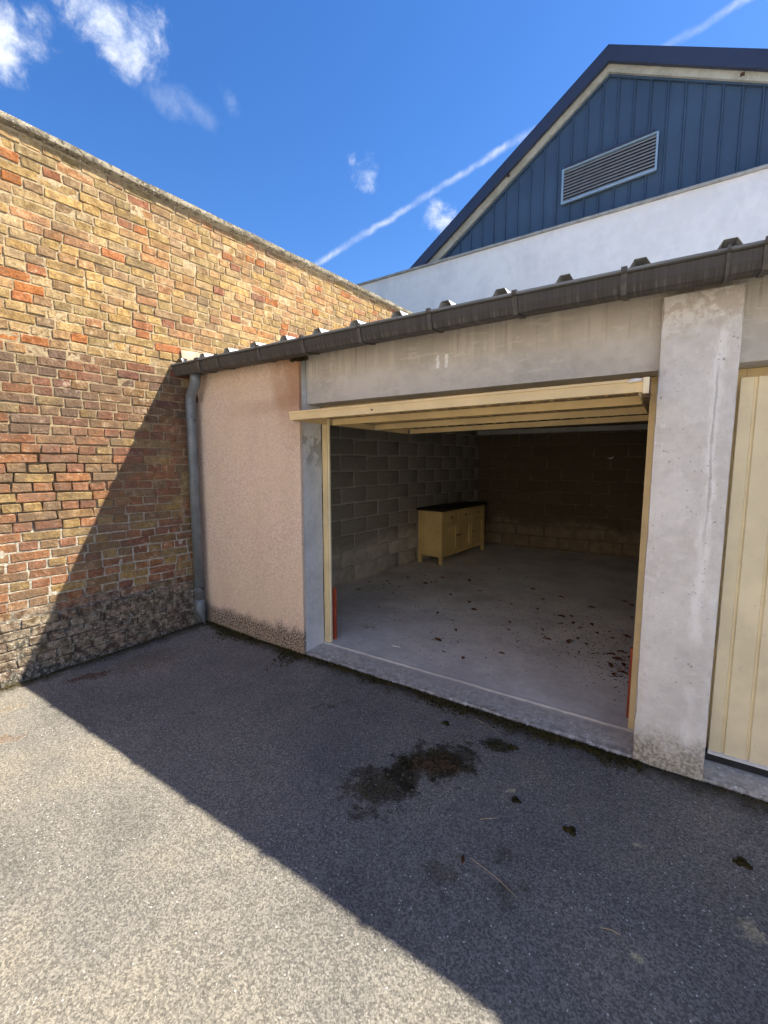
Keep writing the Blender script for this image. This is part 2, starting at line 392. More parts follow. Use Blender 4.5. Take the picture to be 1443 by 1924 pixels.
M['roof'] = mat_plain('galvanised_sheet', (.68, .68, .68), .5, .0, .12, 5.0)
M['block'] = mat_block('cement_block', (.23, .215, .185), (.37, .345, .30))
M['block_brown_dim'] = mat_block('dimmed_brown_block', (.115, .088, .060), (.20, .158, .112))  # brown blocks, painted darker as well for the dimness at the garage's back
M['warewall'] = mat_concrete('white_render', (.76, .73, .70), (.86, .83, .80), .92, ex_warewall, .12, .9)
M['clad'] = mat_plain('blue_cladding', (.062, .098, .150), .42, .15, .10, .9, 0, .4)
M['verge'] = mat_plain('dark_blue_verge', (.050, .061, .098), .38, .2, .10, .7)
M['board'] = mat_concrete('beige_board', (.36, .33, .25), (.55, .51, .42), .9, None, .2, 2.6)
M['louvre'] = mat_plain('pale_blue_aluminium', (.34, .44, .52), .45, .3, .08, 6.0)
M['slat'] = mat_plain('grey_louvre_slat', (.30, .31, .34), .5, .2, .08, 6.0)
M['black'] = mat_plain('vent_shade_black', (.012, .011, .012), .8, 0, .1)
M['rubber'] = mat_plain('black_rubber', (.022, .023, .027), .7, 0, .2)
M['whitebar'] = mat_plain('white_strip', (.72, .71, .73), .45, 0, .05)
M['whitepaint'] = mat_plain('white_stencil_paint', (.92, .91, .88), .7, 0, .2, 60.0)
M['cream'] = mat_paint_yellow('cream_furniture_paint', (.74, .55, .24), False)
M['darktop'] = mat_plain('dark_wood_top', (.030, .020, .014), .5, 0, .3, 14.0)
M['knob'] = mat_plain('dark_knob', (.02, .014, .012), .4, 0, .1)
M['moss'] = mat_moss('moss', (.030, .025, .010), (.085, .070, .026))
M['debris'] = mat_moss('dry_debris', (.075, .048, .026), (.20, .135, .078))
M['leaf'] = mat_moss('dead_leaf', (.07, .030, .016), (.26, .115, .050))
M['twig'] = mat_plain('dry_straw', (.42, .33, .20), .8, 0, .25, 30.0)
M['foil'] = mat_plain('silver_foil', (.62, .63, .64), .3, .8, .2, 40.0)
M['scrap'] = mat_plain('white_scrap', (.80, .79, .76), .8, 0, .1)
M['rust'] = mat_plain('rusty_steel', (.10, .055, .04), .8, .2, .5, 60.0)
M['grit'] = mat_plain('pale_grit', (.42, .40, .36), .9, 0, .35, 200.0)

# ------------------------------------------------------------------ object helpers
WM = {}
def link(name, data, parent=None, world=None):
    o = bpy.data.objects.new(name, data); COL.objects.link(o)
    world = world or Matrix.Identity(4)
    if parent is not None:
        o.parent = parent; o.matrix_parent_inverse = WM[parent.name].inverted()
    o.matrix_basis = world
    WM[o.name] = world
    return o
def thing(name, loc, label, cat, group=None, rz=0.0):
    o = link(name, None, None, Matrix.Translation(loc) @ Matrix.Rotation(rz, 4, 'Z'))
    o.empty_display_size = .1
    return tag(o, label, cat, group)
def tag(o, label=None, cat=None, group=None, kind=None):
    if label: o['label'] = label
    if cat: o['category'] = cat; o['kind'] = kind or 'thing'
    if group: o['group'] = group
    if kind: o['kind'] = kind
    return o
def mesh(name, verts, faces, mat=None, smooth=False):
    me = bpy.data.meshes.new(name); me.from_pydata([tuple(v) for v in verts], [], faces)
    bm = bmesh.new(); bm.from_mesh(me); bmesh.ops.recalc_face_normals(bm, faces=bm.faces); bm.to_mesh(me); bm.free()
    if mat: me.materials.append(M[mat])
    if smooth: me.polygons.foreach_set('use_smooth', [True] * len(me.polygons))
    me.update(); return me
class MB:
    def __init__(s): s.v = []; s.f = []
    def quad(s, *p): i = len(s.v); s.v += [Vector(q) for q in p]; s.f.append(tuple(range(i, i + len(p)))); return s
    def box(s, x0, x1, y0, y1, z0, z1):
        i = len(s.v)
        s.v += [Vector(q) for q in ((x0, y0, z0), (x1, y0, z0), (x1, y1, z0), (x0, y1, z0), (x0, y0, z1), (x1, y0, z1), (x1, y1, z1), (x0, y1, z1))]
        s.f += [tuple(i + k for k in f) for f in ((0, 3, 2, 1), (4, 5, 6, 7), (0, 1, 5, 4), (1, 2, 6, 5), (2, 3, 7, 6), (3, 0, 4, 7))]; return s
    def prism(s, pts, fa, fb):       # closed outline pts, two maps to 3-D
        i = len(s.v); n = len(pts)
        s.v += [Vector(fa(*p)) for p in pts] + [Vector(fb(*p)) for p in pts]
        s.f += [tuple(range(i, i + n)), tuple(range(i + 2 * n - 1, i + n - 1, -1))] + [(i + k, i + n + k, i + n + (k + 1) % n, i + (k + 1) % n) for k in range(n)]; return s
    def strip(s, pts, fa, fb):       # open outline
        i = len(s.v); n = len(pts)
        s.v += [Vector(fa(*p)) for p in pts] + [Vector(fb(*p)) for p in pts]
        s.f += [(i + k, i + n + k, i + n + k + 1, i + k + 1) for k in range(n - 1)]; return s
    def tube(s, path, r, seg=14, cap=True):
        path = [Vector(p) for p in path]; rr = r if isinstance(r, (list, tuple)) else [r] * len(path); i0 = len(s.v)
        for k, p in enumerate(path):
            d = (path[min(k + 1, len(path) - 1)] - path[max(k - 1, 0)]).normalized()
            a = d.cross(Vector((0.31, 1, .17))).normalized(); b = d.cross(a)
            s.v += [p + (a * math.cos(2 * math.pi * j / seg) + b * math.sin(2 * math.pi * j / seg)) * rr[k] for j in range(seg)]
        for k in range(len(path) - 1):
            for j in range(seg):
                a = i0 + k * seg + j; b = i0 + k * seg + (j + 1) % seg
                s.f.append((a, b, b + seg, a + seg))
        if cap: s.f += [tuple(range(i0, i0 + seg)), tuple(range(i0 + len(path) * seg - 1, i0 + (len(path) - 1) * seg - 1, -1))]
        return s
    def obj(s, name, mat, parent=None, bevel=0.0, smooth=False, world=None, seg=2):
        me = mesh(name, s.v, s.f, mat, smooth)
        if bevel:
            bm = bmesh.new(); bm.from_mesh(me)
            bmesh.ops.bevel(bm, geom=[e for e in bm.edges if e.is_manifold and e.calc_face_angle(0) > .5], offset=bevel, segments=seg, affect='EDGES', profile=.6)
            bm.to_mesh(me); bm.free()
        return link(name, me, parent, world)
def rough_box(name, x0, x1, y0, y1, z0, z1, mat, parent, step=.06, amp=.004, seed=0.0, chip=0.0):
    """a cast concrete box: gridded, with rounded, chipped, slightly wavy edges"""
    bm = bmesh.new()
    nx, ny, nz = [max(2, int((b - a) / step)) for a, b in ((x0, x1), (y0, y1), (z0, z1))]
    def coord(a, b, n): return [a + (b - a) * k / n for k in range(n + 1)]
    X, Y, Z = coord(x0, x1, nx), coord(y0, y1, ny), coord(z0, z1, nz); vs = {}
    def V(i, j, k):
        if (i, j, k) not in vs:
            p = Vector((X[i], Y[j], Z[k]))
            e = (i in (0, nx)) + (j in (0, ny)) + (k in (0, nz))
            c = Vector(((x0 + x1) / 2, (y0 + y1) / 2, (z0 + z1) / 2)); d = (p - c)
            w = fbm(p.x * 3 + seed, p.y * 3, p.z * 3) * amp
            off = Vector((0, 0, 0))
            if i == 0: off.x -= w
            if i == nx: off.x += w
            if j == 0: off.y -= w
            if j == ny: off.y += w
            if e >= 2:
                r = .003 + chip * max(0, fbm(p.x * 9 + seed, p.y * 9 + 3, p.z * 9))
                if i == 0: off.x += r
                if i == nx: off.x -= r
                if j == 0: off.y += r
                if j == ny: off.y -= r
                if k == nz: off.z -= r
            vs[(i, j, k)] = bm.verts.new(p + off)
        return vs[(i, j, k)]
    for i in range(nx):
        for k in range(nz):
            bm.faces.new((V(i, 0, k), V(i + 1, 0, k), V(i + 1, 0, k + 1), V(i, 0, k + 1))); bm.faces.new((V(i, ny, k), V(i, ny, k + 1), V(i + 1, ny, k + 1), V(i + 1, ny, k)))
    for j in range(ny):
        for k in range(nz):
            bm.faces.new((V(0, j, k), V(0, j, k + 1), V(0, j + 1, k + 1), V(0, j + 1, k))); bm.faces.new((V(nx, j, k), V(nx, j + 1, k), V(nx, j + 1, k + 1), V(nx, j, k + 1)))
    for i in range(nx):
        for j in range(ny):
            bm.faces.new((V(i, j, nz), V(i + 1, j, nz), V(i + 1, j + 1, nz), V(i, j + 1, nz))); bm.faces.new((V(i, j, 0), V(i, j + 1, 0), V(i + 1, j + 1, 0), V(i + 1, j, 0)))
    bmesh.ops.recalc_face_normals(bm, faces=bm.faces)
    me = bpy.data.meshes.new(name); bm.to_mesh(me); bm.free(); me.materials.append(M[mat])
    return link(name, me, parent)

# ------------------------------------------------------------------ ground
TB = math.tan(math.radians(4.4)); CB, SB = math.cos(math.radians(4.4)), math.sin(math.radians(4.4))
def ground_z(x, y):
    z = 0.006 * fbm(x * .8, y * .8, 2.0) + .0022 * fbm(x * 6, y * 6, 5.0)
    dc = math.hypot(x + 3.7, y - 2.5)
    z += .035 * max(0.0, 1 - dc / 1.0) ** 1.5
    if y > 2.56 and x > -3.72: z = -.06
    return z - .004
def axis(lo, hi, fine, far):
    a = []; v = lo
    while v < hi: a.append(v); v += fine
    a.append(hi); g = fine; v = hi; u = lo
    left = []
    while v < far: g *= 1.5; v += g; a.append(v)
    g = fine
    while u > -far: g *= 1.5; u -= g; left.append(u)
    return left[::-1] + a
gx, gy = axis(-4.4, 3.0, .06, 400), axis(-1.2, 2.8, .06, 400)
gv = [(x, y, ground_z(x, y)) for y in gy for x in gx]; nX = len(gx)
gf = [(j * nX + i, j * nX + i + 1, (j + 1) * nX + i + 1, (j + 1) * nX + i) for j in range(len(gy) - 1) for i in range(nX - 1)]
g = link('ground', mesh('ground', gv, gf, 'asphalt', True)); tag(g, 'worn grey asphalt yard half in shade', 'ground', None, 'structure')

# ------------------------------------------------------------------ brick wall
WP = Vector((-3.80, 1.3, 0)); WU = Vector((SB, CB, 0)); WN = Vector((CB, -SB, 0))
def wall_pt(u, d, z): return WP + WU * u + WN * d + Vector((0, 0, z))
WROT = Matrix((( WU.x, WN.x * -1, 0, 0), (WU.y, WN.y * -1, 0, 0), (0, 0, 1, 0), (0, 0, 0, 1)))   # local x along wall, local -y out of the wall
WALL_TOP = 3.735
bw = thing('brick_wall', wall_pt(0, 0, 0), 'tall old wall of yellow and red bricks at the left, sunlit above a slanting shadow', 'wall')
def brick_verts(L, H, seed, rough=1.0):
    fx = (0, .022 if L > .15 else .04, .5, .978 if L > .15 else .96, 1); fz = (0, .075, .925, 1); vs = []; idx = {}
    for k, b in enumerate(fz):
        for i, a in enumerate(fx):
            edge = (i in (0, 4)) + (k in (0, 3))
            x = (a - .5) * L; z = (b - .5) * H; y = 0.0
            nn = fbm(x * 22 + seed * 7.3, z * 30 + seed * 3.1, seed)
            y += nn * .0030 * rough
            if edge: y += .0026 + .0032 * abs(fbm(x * 40, z * 40, seed + 9.0)) * rough; x += .0065 * fbm(x * 30, z * 30, seed + 4.0) * rough; z += .0062 * fbm(x * 26, z * 26, seed + 6.0) * rough
            if edge == 2: y += .003; x *= 1 - .006 / L * 1.6 * rough; z *= 1 - .004 / H * rough
            idx[(i, k)] = len(vs); vs.append(Vector((x, y, z)))
    fs = [(idx[(i, k)], idx[(i + 1, k)], idx[(i + 1, k + 1)], idx[(i, k + 1)]) for k in range(3) for i in range(4)]
    ring = [(i, 0) for i in range(5)] + [(4, k) for k in (1, 2, 3)] + [(i, 3) for i in (3, 2, 1, 0)] + [(0, k) for k in (2, 1)]
    b0 = len(vs); vs += [Vector((vs[idx[r]].x, .055, vs[idx[r]].z)) for r in ring]
    n = len(ring)
    fs += [(idx[ring[(j + 1) % n]], idx[ring[j]], b0 + j, b0 + (j + 1) % n) for j in range(n)]
    return vs, fs
HL, SL, BH, PITCH = .108, .228, .0605, .069
VAR = {}
for kind, L in (('h', HL), ('s', SL), ('q', .165)):
    VAR[kind] = [brick_verts(L, BH, s + (50 if kind == 's' else 0), 1.25) for s in range(14)]
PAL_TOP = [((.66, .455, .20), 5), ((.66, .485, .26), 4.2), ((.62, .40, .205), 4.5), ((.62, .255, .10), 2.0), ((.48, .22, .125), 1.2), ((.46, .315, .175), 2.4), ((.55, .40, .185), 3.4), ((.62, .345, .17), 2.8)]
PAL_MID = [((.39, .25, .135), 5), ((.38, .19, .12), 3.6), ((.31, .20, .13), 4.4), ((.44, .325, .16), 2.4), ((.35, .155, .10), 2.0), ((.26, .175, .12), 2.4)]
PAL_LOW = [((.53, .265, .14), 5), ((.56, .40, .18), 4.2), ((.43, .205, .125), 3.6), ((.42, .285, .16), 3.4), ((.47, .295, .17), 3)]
def pick(rng, pal):
    t = rng.random() * sum(w for _, w in pal)
    for c, w in pal:
        t -= w
        if t <= 0: return c
    return pal[-1][0]
rng = random.Random(21)
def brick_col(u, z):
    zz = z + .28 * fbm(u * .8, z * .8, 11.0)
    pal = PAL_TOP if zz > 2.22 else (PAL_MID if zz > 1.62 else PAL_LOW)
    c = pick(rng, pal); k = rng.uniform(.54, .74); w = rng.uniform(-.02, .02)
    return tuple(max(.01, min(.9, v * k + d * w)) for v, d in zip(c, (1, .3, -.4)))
# camera frame, to find which bricks show largest
def frame_of(p):
    cy, sy = math.cos(CAM_YAW), math.sin(CAM_YAW); q = p - Vector((0, 0, CAM_Z))
    f = Vector((-sy * math.cos(CAM_PITCH), cy * math.cos(CAM_PITCH), -math.sin(CAM_PITCH))); r = Vector((cy, sy, 0)); up = r.cross(f)
    d = q.dot(f)
    if d < .1: return None
    return 721.5 + FPX * q.dot(r) / d, 962 - FPX * q.dot(up) / d, d
bricks = []
row = 0; z = .03
while z + BH < WALL_TOP + .02:
    u = -6.0 - rng.random() * .12 if row % 2 else -6.0 - .06 - rng.random() * .02
    upper = z > 1.95
    while u < 6.35:
        if upper: kind = rng.choice('hhhhhhhqs') if row % 2 else rng.choice('hhhsssq')
        else: kind = 'h' if row % 2 else 's'
        if rng.random() < .05: kind = rng.choice('hsq')
        L = {'h': HL, 's': SL, 'q': .165}[kind]; gap = rng.uniform(.006, .014)
        uc = u + L / 2; y = 1.3 + uc * CB
        if not (y > 2.75 and z < 2.25):
            zc = z + BH / 2 + rng.gauss(0, .0018) + .012 * fbm(uc * .35, row * .03, 1.0)
            deep = 1.12 < z < 1.62 and uc < .55
            d = rng.gauss(0, .0022) + (.018 if z < .42 else 0)
            if upper and rng.random() < .10: d -= rng.uniform(.001, .004)
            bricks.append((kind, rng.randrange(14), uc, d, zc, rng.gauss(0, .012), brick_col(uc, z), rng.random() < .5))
        u += L + gap
    row += 1; z += PITCH
NB = {}
def brick_mesh(kind, i):
    if (kind, i) not in NB:
        vs, fs = VAR[kind][i]; NB[(kind, i)] = mesh('brick', vs, fs, 'brick_single', False)
    return NB[(kind, i)]
scored = []
for n_, b in enumerate(bricks):
    p = wall_pt(b[2], b[3], b[4]); f = frame_of(p); s = 0
    if f and -8 < f[0] < 1450 and 0 < f[1] < 1290 and not (p.y > 2.3 and p.z < 2.5):
        s = {'h': HL, 's': SL, 'q': .165}[b[0]] / f[2] ** 2
    scored.append((s, n_))
top300 = {n_ for s, n_ in sorted(scored, reverse=True)[:300] if s > 0}
mv, mf, mc = [], [], []
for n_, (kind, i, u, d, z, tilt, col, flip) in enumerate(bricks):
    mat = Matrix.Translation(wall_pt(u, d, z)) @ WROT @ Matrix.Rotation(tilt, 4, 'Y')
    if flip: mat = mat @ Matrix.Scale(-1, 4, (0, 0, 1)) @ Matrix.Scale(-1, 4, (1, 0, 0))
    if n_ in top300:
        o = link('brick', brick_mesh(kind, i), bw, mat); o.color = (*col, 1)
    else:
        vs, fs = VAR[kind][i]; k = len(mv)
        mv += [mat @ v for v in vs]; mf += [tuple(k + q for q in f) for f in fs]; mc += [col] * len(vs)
me = bpy.data.meshes.new('brickwork'); me.from_pydata([tuple(v) for v in mv], [], mf); me.materials.append(M['brick_mass'])
at = me.color_attributes.new('Col', 'FLOAT_COLOR', 'POINT'); at.data.foreach_set('color', [c for col in mc for c in (*col, 1.0)])
me.update()
tag(link('brickwork', me, bw), None, None, None, 'stuff')
# mortar bed
us = [-6.2 + k * .035 for k in range(int(4.6 / .035))] + [-1.6 + k * .022 for k in range(int(6.0 / .022))] + [4.4 + k * .06 for k in range(36)]
zs = [-.12 + k * .0235 for k in range(int((WALL_TOP + .20) / .0235))]
mv = []; nU = len(us)
for z in zs:
    for u in us:
        n1 = fbm(u * 14, z * 14, 3.0); n2 = fbm(u * 2.1, z * 2.1, 8.0)
        d = -.0072 + .0026 * n1 + .0006 * n2
        if z > 1.95: d += .0012
        if 1.05 < z < 1.66: d -= .020 * max(0, min(1, (.65 - u) / .5)) * min(1, (z - 1.05) / .08, (1.66 - z) / .05)
        elif z < 1.08 and z > .46: d += .0022 + .0010 * n2
        if z < .46:
            k = min(1, (.46 - z) / .05)
            d += k * (.0165 + .010 * fbm(u * 3.3, z * 5.0, 21.0) + .006 * n1)
            if z < .10: d += (.10 - z) * .18 * max(0, .6 + fbm(u * 4, 0, 31.0))
        mv.append(wall_pt(u, d, z))
mf = [(j * nU + i, j * nU + i + 1, (j + 1) * nU + i + 1, (j + 1) * nU + i) for j in range(len(zs) - 1) for i in range(nU - 1)]
link('mortar_bed', mesh('mortar_bed', mv, mf, 'mortar', True), bw)
MB().prism([(-6.3, -.05), (6.5, -.05), (6.5, -.34), (-6.3, -.34)], lambda u, d: wall_pt(u, d, -.1), lambda u, d: wall_pt(u, d, WALL_TOP + .02)).obj('wall_core', 'mortar', bw)
# coping: a cast slab with a drip edge, weathered top
cv = []; prof = [(-.40, 3.755), (-.03, 3.755), (.034, 3.770), (.040, 3.774), (.041, 3.79), (.036, 3.815), (.02, 3.824), (-.15, 3.84), (-.36, 3.825), (-.40, 3.80)]
cu = [-6.4 + k * .07 for k in range(int(12.9 / .07) + 1)]
for u in cu:
    for k, (d, z) in enumerate(prof):
        w = fbm(u * 5, k * 1.7, 2.0); cv.append(wall_pt(u, d + .005 * w * (k > 2), z + .005 * fbm(u * 4, k * .4, 6.0) * (k > 2) + .006 * fbm(u * .5, 0, 9.0)))
nP = len(prof)
cf = [(a * nP + k, a * nP + (k + 1) % nP, (a + 1) * nP + (k + 1) % nP, (a + 1) * nP + k) for a in range(len(cu) - 1) for k in range(nP)] + [tuple(range(nP)), tuple(range(len(cv) - 1, len(cv) - nP - 1, -1))]
link('coping', mesh('coping', cv, cf, 'coping'), bw)

# ------------------------------------------------------------------ garage row
YP = 2.52
gar = thing('garage', (-1.2, 2.6, 0), 'low garage row of pink render and grey concrete with the bay numbered 11 standing open', 'garage')
# pink rendered wall with a notch behind the downpipe
MB().prism([(-3.735, -.06), (-2.405, -.06), (-2.405, 2.345), (-3.585, 2.345), (-3.585, 2.10), (-3.735, 2.10)], lambda x, z: (x, YP, z), lambda x, z: (x, YP + .03, z)).obj('rendered_wall', 'pink', gar, bevel=.004)
MB().box(-3.735, -3.588, YP + .030, YP + .05, 2.06, 2.344).obj('render_patch', 'pink', gar)
rough_box('jamb', -3.72, -2.405, YP + .0305, 2.775, -.06, 2.41, 'jamb', gar, .08, .003, 2.0)
rough_box('lintel', -2.4045, 5.35, 2.60, 2.80, 2.006, 2.415, 'lintel', gar, .07, .0018, 5.0, .003)
PX = [(-.071, .235), (2.57, 2.875), (5.21, 5.515)]
for a, b in PX: rough_box('pillar', a, b, YP, 2.79, -.06, 2.328, 'pillar', gar, .03, .0018, a * 3 + 1.0, .007)
# "11" painted on the lintel
def digit(x0):
    MB().prism([(x0, 2.203), (x0 + .007, 2.214), (x0 + .0075, 2.2285), (x0 + .027, 2.2295), (x0 + .0255, 2.149), (x0 + .0045, 2.147), (x0 + .0065, 2.196)],
               lambda x, z: (x, 2.5915, z), lambda x, z: (x, 2.605, z)).obj('painted_digit', 'whitepaint', gar)
digit(-1.287); digit(-1.2285)
# floor slab and worn threshold
sx = [-3.5 + k * .05 for k in range(int(8.9 / .05) + 1)]; sv = []
SY = [(2.527, -.055), (2.530, .000), (2.545, .008), (2.60, .011), (2.70, .014), (2.752, .015), (2.766, .022), (2.80, .021), (3.4, .02), (5.0, .02), (8.1, .02)]
for x in sx:
    for k, (y, z) in enumerate(SY):
        w = fbm(x * 6, k * .6, 4.0)
        if k < 3: y += .012 * w + .008 * fbm(x * 21, 0, 2.0); z += .003 * fbm(x * 17, k, 2.2) * (k > 0)
        elif k < 8: y += .006 * fbm(x * 2, 0, 7.0); z += .0015 * fbm(x * 9, k * 2.0, 2.2)
        sv.append((x, y, z))
nS = len(SY)
link('floor_slab', mesh('floor_slab', sv, [(i * nS + k, i * nS + k + 1, (i + 1) * nS + k + 1, (i + 1) * nS + k) for i in range(len(sx) - 1) for k in range(nS - 1)], 'slab'), gar)
# block walls inside
def lw_pt(y, d, z): return Vector((-3.37 + (y - 4.07) * TB, y, z)) + WN * d
lw = MB().prism([(2.70, 0), (8.25, 0), (8.25, -.2), (2.70, -.2)], lambda y, d: lw_pt(y, d - .006, -.05), lambda y, d: lw_pt(y, d - .006, 2.405 + (y - 2.37) * .0699)).obj('side_wall', 'joint', gar)
bk = MB().box(-3.4, .1, 8.056, 8.25, -.05, 2.80).obj('back_wall', 'joint_brown_dim', gar)
MB().prism([(2.80, -.05), (8.2, -.05), (8.2, 2.40 + 5.83 * .0699), (2.80, 2.40 + .43 * .0699)], lambda y, z: (.0, y, z), lambda y, z: (.16, y, z)).obj('party_wall', 'cement', gar)
def block_mesh(L, H, seed):
    vs, fs = brick_verts(L, H, seed, 1.6); return mesh('block', vs, fs, 'block', True)
BM = [block_mesh(.475, .183, 100 + s) for s in range(6)]
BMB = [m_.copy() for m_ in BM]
for m_ in BMB: m_.materials[0] = M['block_brown_dim']
for r in range(14):
    z = .145 + r * .2005
    y = 2.72 + (.0 if r % 2 else .245) + .03
    while y < 8.0:
        if z < 2.28 and y + .24 < 8.06:
            c = lw_pt(y + .24, rng.gauss(0, .001), z + rng.gauss(0, .002))
            link('block', BM[rng.randrange(6)], lw, Matrix.Translation(c) @ WROT)
        y += .492
    x = -3.05 - (.245 if r % 2 else 0)
    while x < -.02:
        if z < 2.02 and x + .24 > -3.1:
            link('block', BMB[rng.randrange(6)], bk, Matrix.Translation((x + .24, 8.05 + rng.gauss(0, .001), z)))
        x += .50
MB().box(-3.2, -.002, 7.99, 8.04, 2.075, 2.155).obj('ring_beam', 'jamb', gar, bevel=.004)
# roof of trapezoid sheet
prof = []; x = -3.74
ribs = [-3.37 + .3205 * k for k in range(-1, 29)]
for rx in ribs:
    if rx - .05 < -3.75: continue
    prof += [(rx - .048, 0), (rx - .023, .042), (rx + .023, .042), (rx + .048, 0)]
prof = [(-3.70, 0)] + prof + [(5.5, 0)]
RS = math.tan(math.radians(4.0))
def roof_pt(x, h, y): return (x + (y - 2.37) * 0.0, y, 2.425 + h + (y - 2.37) * RS)
MB().strip(prof, lambda x, h: roof_pt(x, h, 2.375), lambda x, h: roof_pt(x, h, 8.4)).obj('roof_sheet', 'roof', gar)
rs = gar.children[-1]
sm = rs.modifiers.new('thick', 'SOLIDIFY'); sm.thickness = .0025; sm.offset = 1
MB().box(-3.70, 5.35, 2.66, 2.78, 2.416, 2.438).obj('light_gap_strip', 'cement', gar)  # unseen strip added to stop light leaking between lintel and roof sheet
# cement flashing where the roof meets the brick wall
fv = []; fy = [2.40 + k * .06 for k in range(70)]
for y in fy:
    u = (y - 1.3) / CB; zr = 2.425 + (y - 2.37) * RS; w = fbm(y * 6, 0, 3.0)
    for d, h in ((-.02, .125 + .008 * w), (.010, .12 + .01 * w), (.030 + .004 * w, .05), (.105, .030 + .004 * w), (.112, -.02)): fv.append(wall_pt(u, d, zr + h))
link('flashing', mesh('flashing', fv, [(a * 5 + k, a * 5 + k + 1, a * 5 + 6 + k, a * 5 + 5 + k) for a in range(len(fy) - 1) for k in range(4)], 'flash', True), gar)
# gutter
GP = [(2.497, 2.425), (2.497, 2.345), (2.485, 2.335), (2.362, 2.316), (2.347, 2.318), (2.338, 2.334), (2.330, 2.350), (2.324, 2.392), (2.316, 2.394), (2.309, 2.400), (2.310, 2.409), (2.318, 2.412), (2.326, 2.406)]
GX0, GX1 = -3.728, 5.5
gx_ = [GX0 + k * .12 for k in range(int((GX1 - GX0) / .12) + 1)]
gb = MB()
for k in range(len(gx_) - 1):
    fa = lambda y, z, x=gx_[k]: (x, y, z + .0025 * fbm(x * .9, 0, 2.0)); fb = lambda y, z, x=gx_[k + 1]: (x, y, z + .0025 * fbm(x * .9, 0, 2.0))
    gb.strip(GP, fa, fb)
gut = gb.obj('gutter', 'gutter', gar)
gm = gut.modifiers.new('thick', 'SOLIDIFY'); gm.thickness = .003; gm.offset = 0
MB().prism(GP[:8], lambda y, z: (GX0 - .001, y, z), lambda y, z: (GX0 - .006, y, z)).obj('end_cap', 'gutter', gut)
def strap(x, w, name):
    pts = [(y - (.008 if k > 3 else 0), z - (.007 if 1 < k < 6 else 0) + (.008 if k > 9 else 0)) for k, (y, z) in enumerate(GP)]
    o = MB().strip(pts, lambda y, z: (x - w / 2, y, z), lambda y, z: (x + w / 2, y, z)).obj(name, 'strap', gut)
    q = o.modifiers.new('thick', 'SOLIDIFY'); q.thickness = .004; q.offset = 0
for x in (-3.10, -2.615, -2.172, -1.69, -1.196, -.71, -.221, .272, .76, 1.25, 1.74, 2.23): strap(x, .024, 'bracket')
strap(-3.353, .045, 'union_sleeve'); strap(.150, .012, 'union_sleeve')
# downpipe
dp = MB().tube([(-3.530, 2.412, 2.325), (-3.530, 2.412, 2.275), (-3.537, 2.413, 2.250), (-3.556, 2.416, 2.222), (-3.600, 2.424, 2.178), (-3.630, 2.429, 2.150), (-3.643, 2.432, 2.120), (-3.647, 2.433, 2.085), (-3.647, 2.433, .235)], .0435, 20).obj('downpipe', 'pipe', gar, smooth=True)
def ring(z, r, h, name='collar'):
    MB().tube([(-3.647, 2.433, z - h), (-3.647, 2.433, z - h * .6), (-3.647, 2.433, z + h * .6), (-3.647, 2.433, z + h)], [.043, r, r, .043], 20).obj(name, 'pipe', dp, smooth=True)
ring(2.085, .0465, .012); ring(1.965, .0475, .010); ring(1.94, .0475, .007); ring(.375, .0480, .006, 'clip'); ring(.355, .0475, .005, 'clip')
MB().box(-3.606, -3.590, 2.425, 2.445, .372, .388).obj('clip_screw', 'rust', dp); MB().box(-3.606, -3.592, 2.425, 2.445, 1.925, 1.938).obj('clip_screw', 'rust', dp)
sh = MB(); path = [(-3.647, 2.433, .27), (-3.647, 2.432, .22), (-3.646, 2.430, .185)]
sh.tube(path, .0462, 22, False)
i0 = len(sh.v); c = Vector((-3.645, 2.405, .015)); i1 = i0 - 22
for j in range(22):
    v = sh.v[i1 + j] - Vector(path[-1]); sh.v.append(Vector((-3.645 + v.x, 2.424 + v.y, .075 - v.y * 1.85)))
for j in range(22): sh.f.append((i1 + j, i1 + (j + 1) % 22, i0 + (j + 1) % 22, i0 + j))
so_ = sh.obj('outlet_shoe', 'pipe', dp, smooth=True); q = so_.modifiers.new('thick', 'SOLIDIFY'); q.thickness = .002
# door frames
def door_frame(x0, x1, guards):
    fr = MB().box(x0 + .001, x0 + .052, 2.776, 2.792, .004, 2.005).box(x1 - .036, x1 - .001, 2.776, 2.792, .004, 2.005).box(x0 + .0525, x1 - .0365, 2.777, 2.815, 1.945, 2.0045).obj('door_frame', 'yellow', gar, bevel=.003)
    MB().box(x0 + .0535, x0 + .068, 2.783, 2.80, .02, 1.944).obj('guide_rail', 'yellow_pale', fr)
    if guards:
        MB().box(x0 + .004, x0 + .042, 2.845, 2.875, .022, .475).box(x0 + .0425, x0 + .0615, 2.849, 2.870, .022, .482).obj('spring_guard', 'red', fr, bevel=.003)
        MB().box(x1 - .052, x1 - .012, 2.845, 2.875, .045, .475).obj('spring_guard', 'red', fr, bevel=.003)
door_frame(-2.404, -.072, True); door_frame(.236, 2.569, False); door_frame(2.876, 5.209, False)
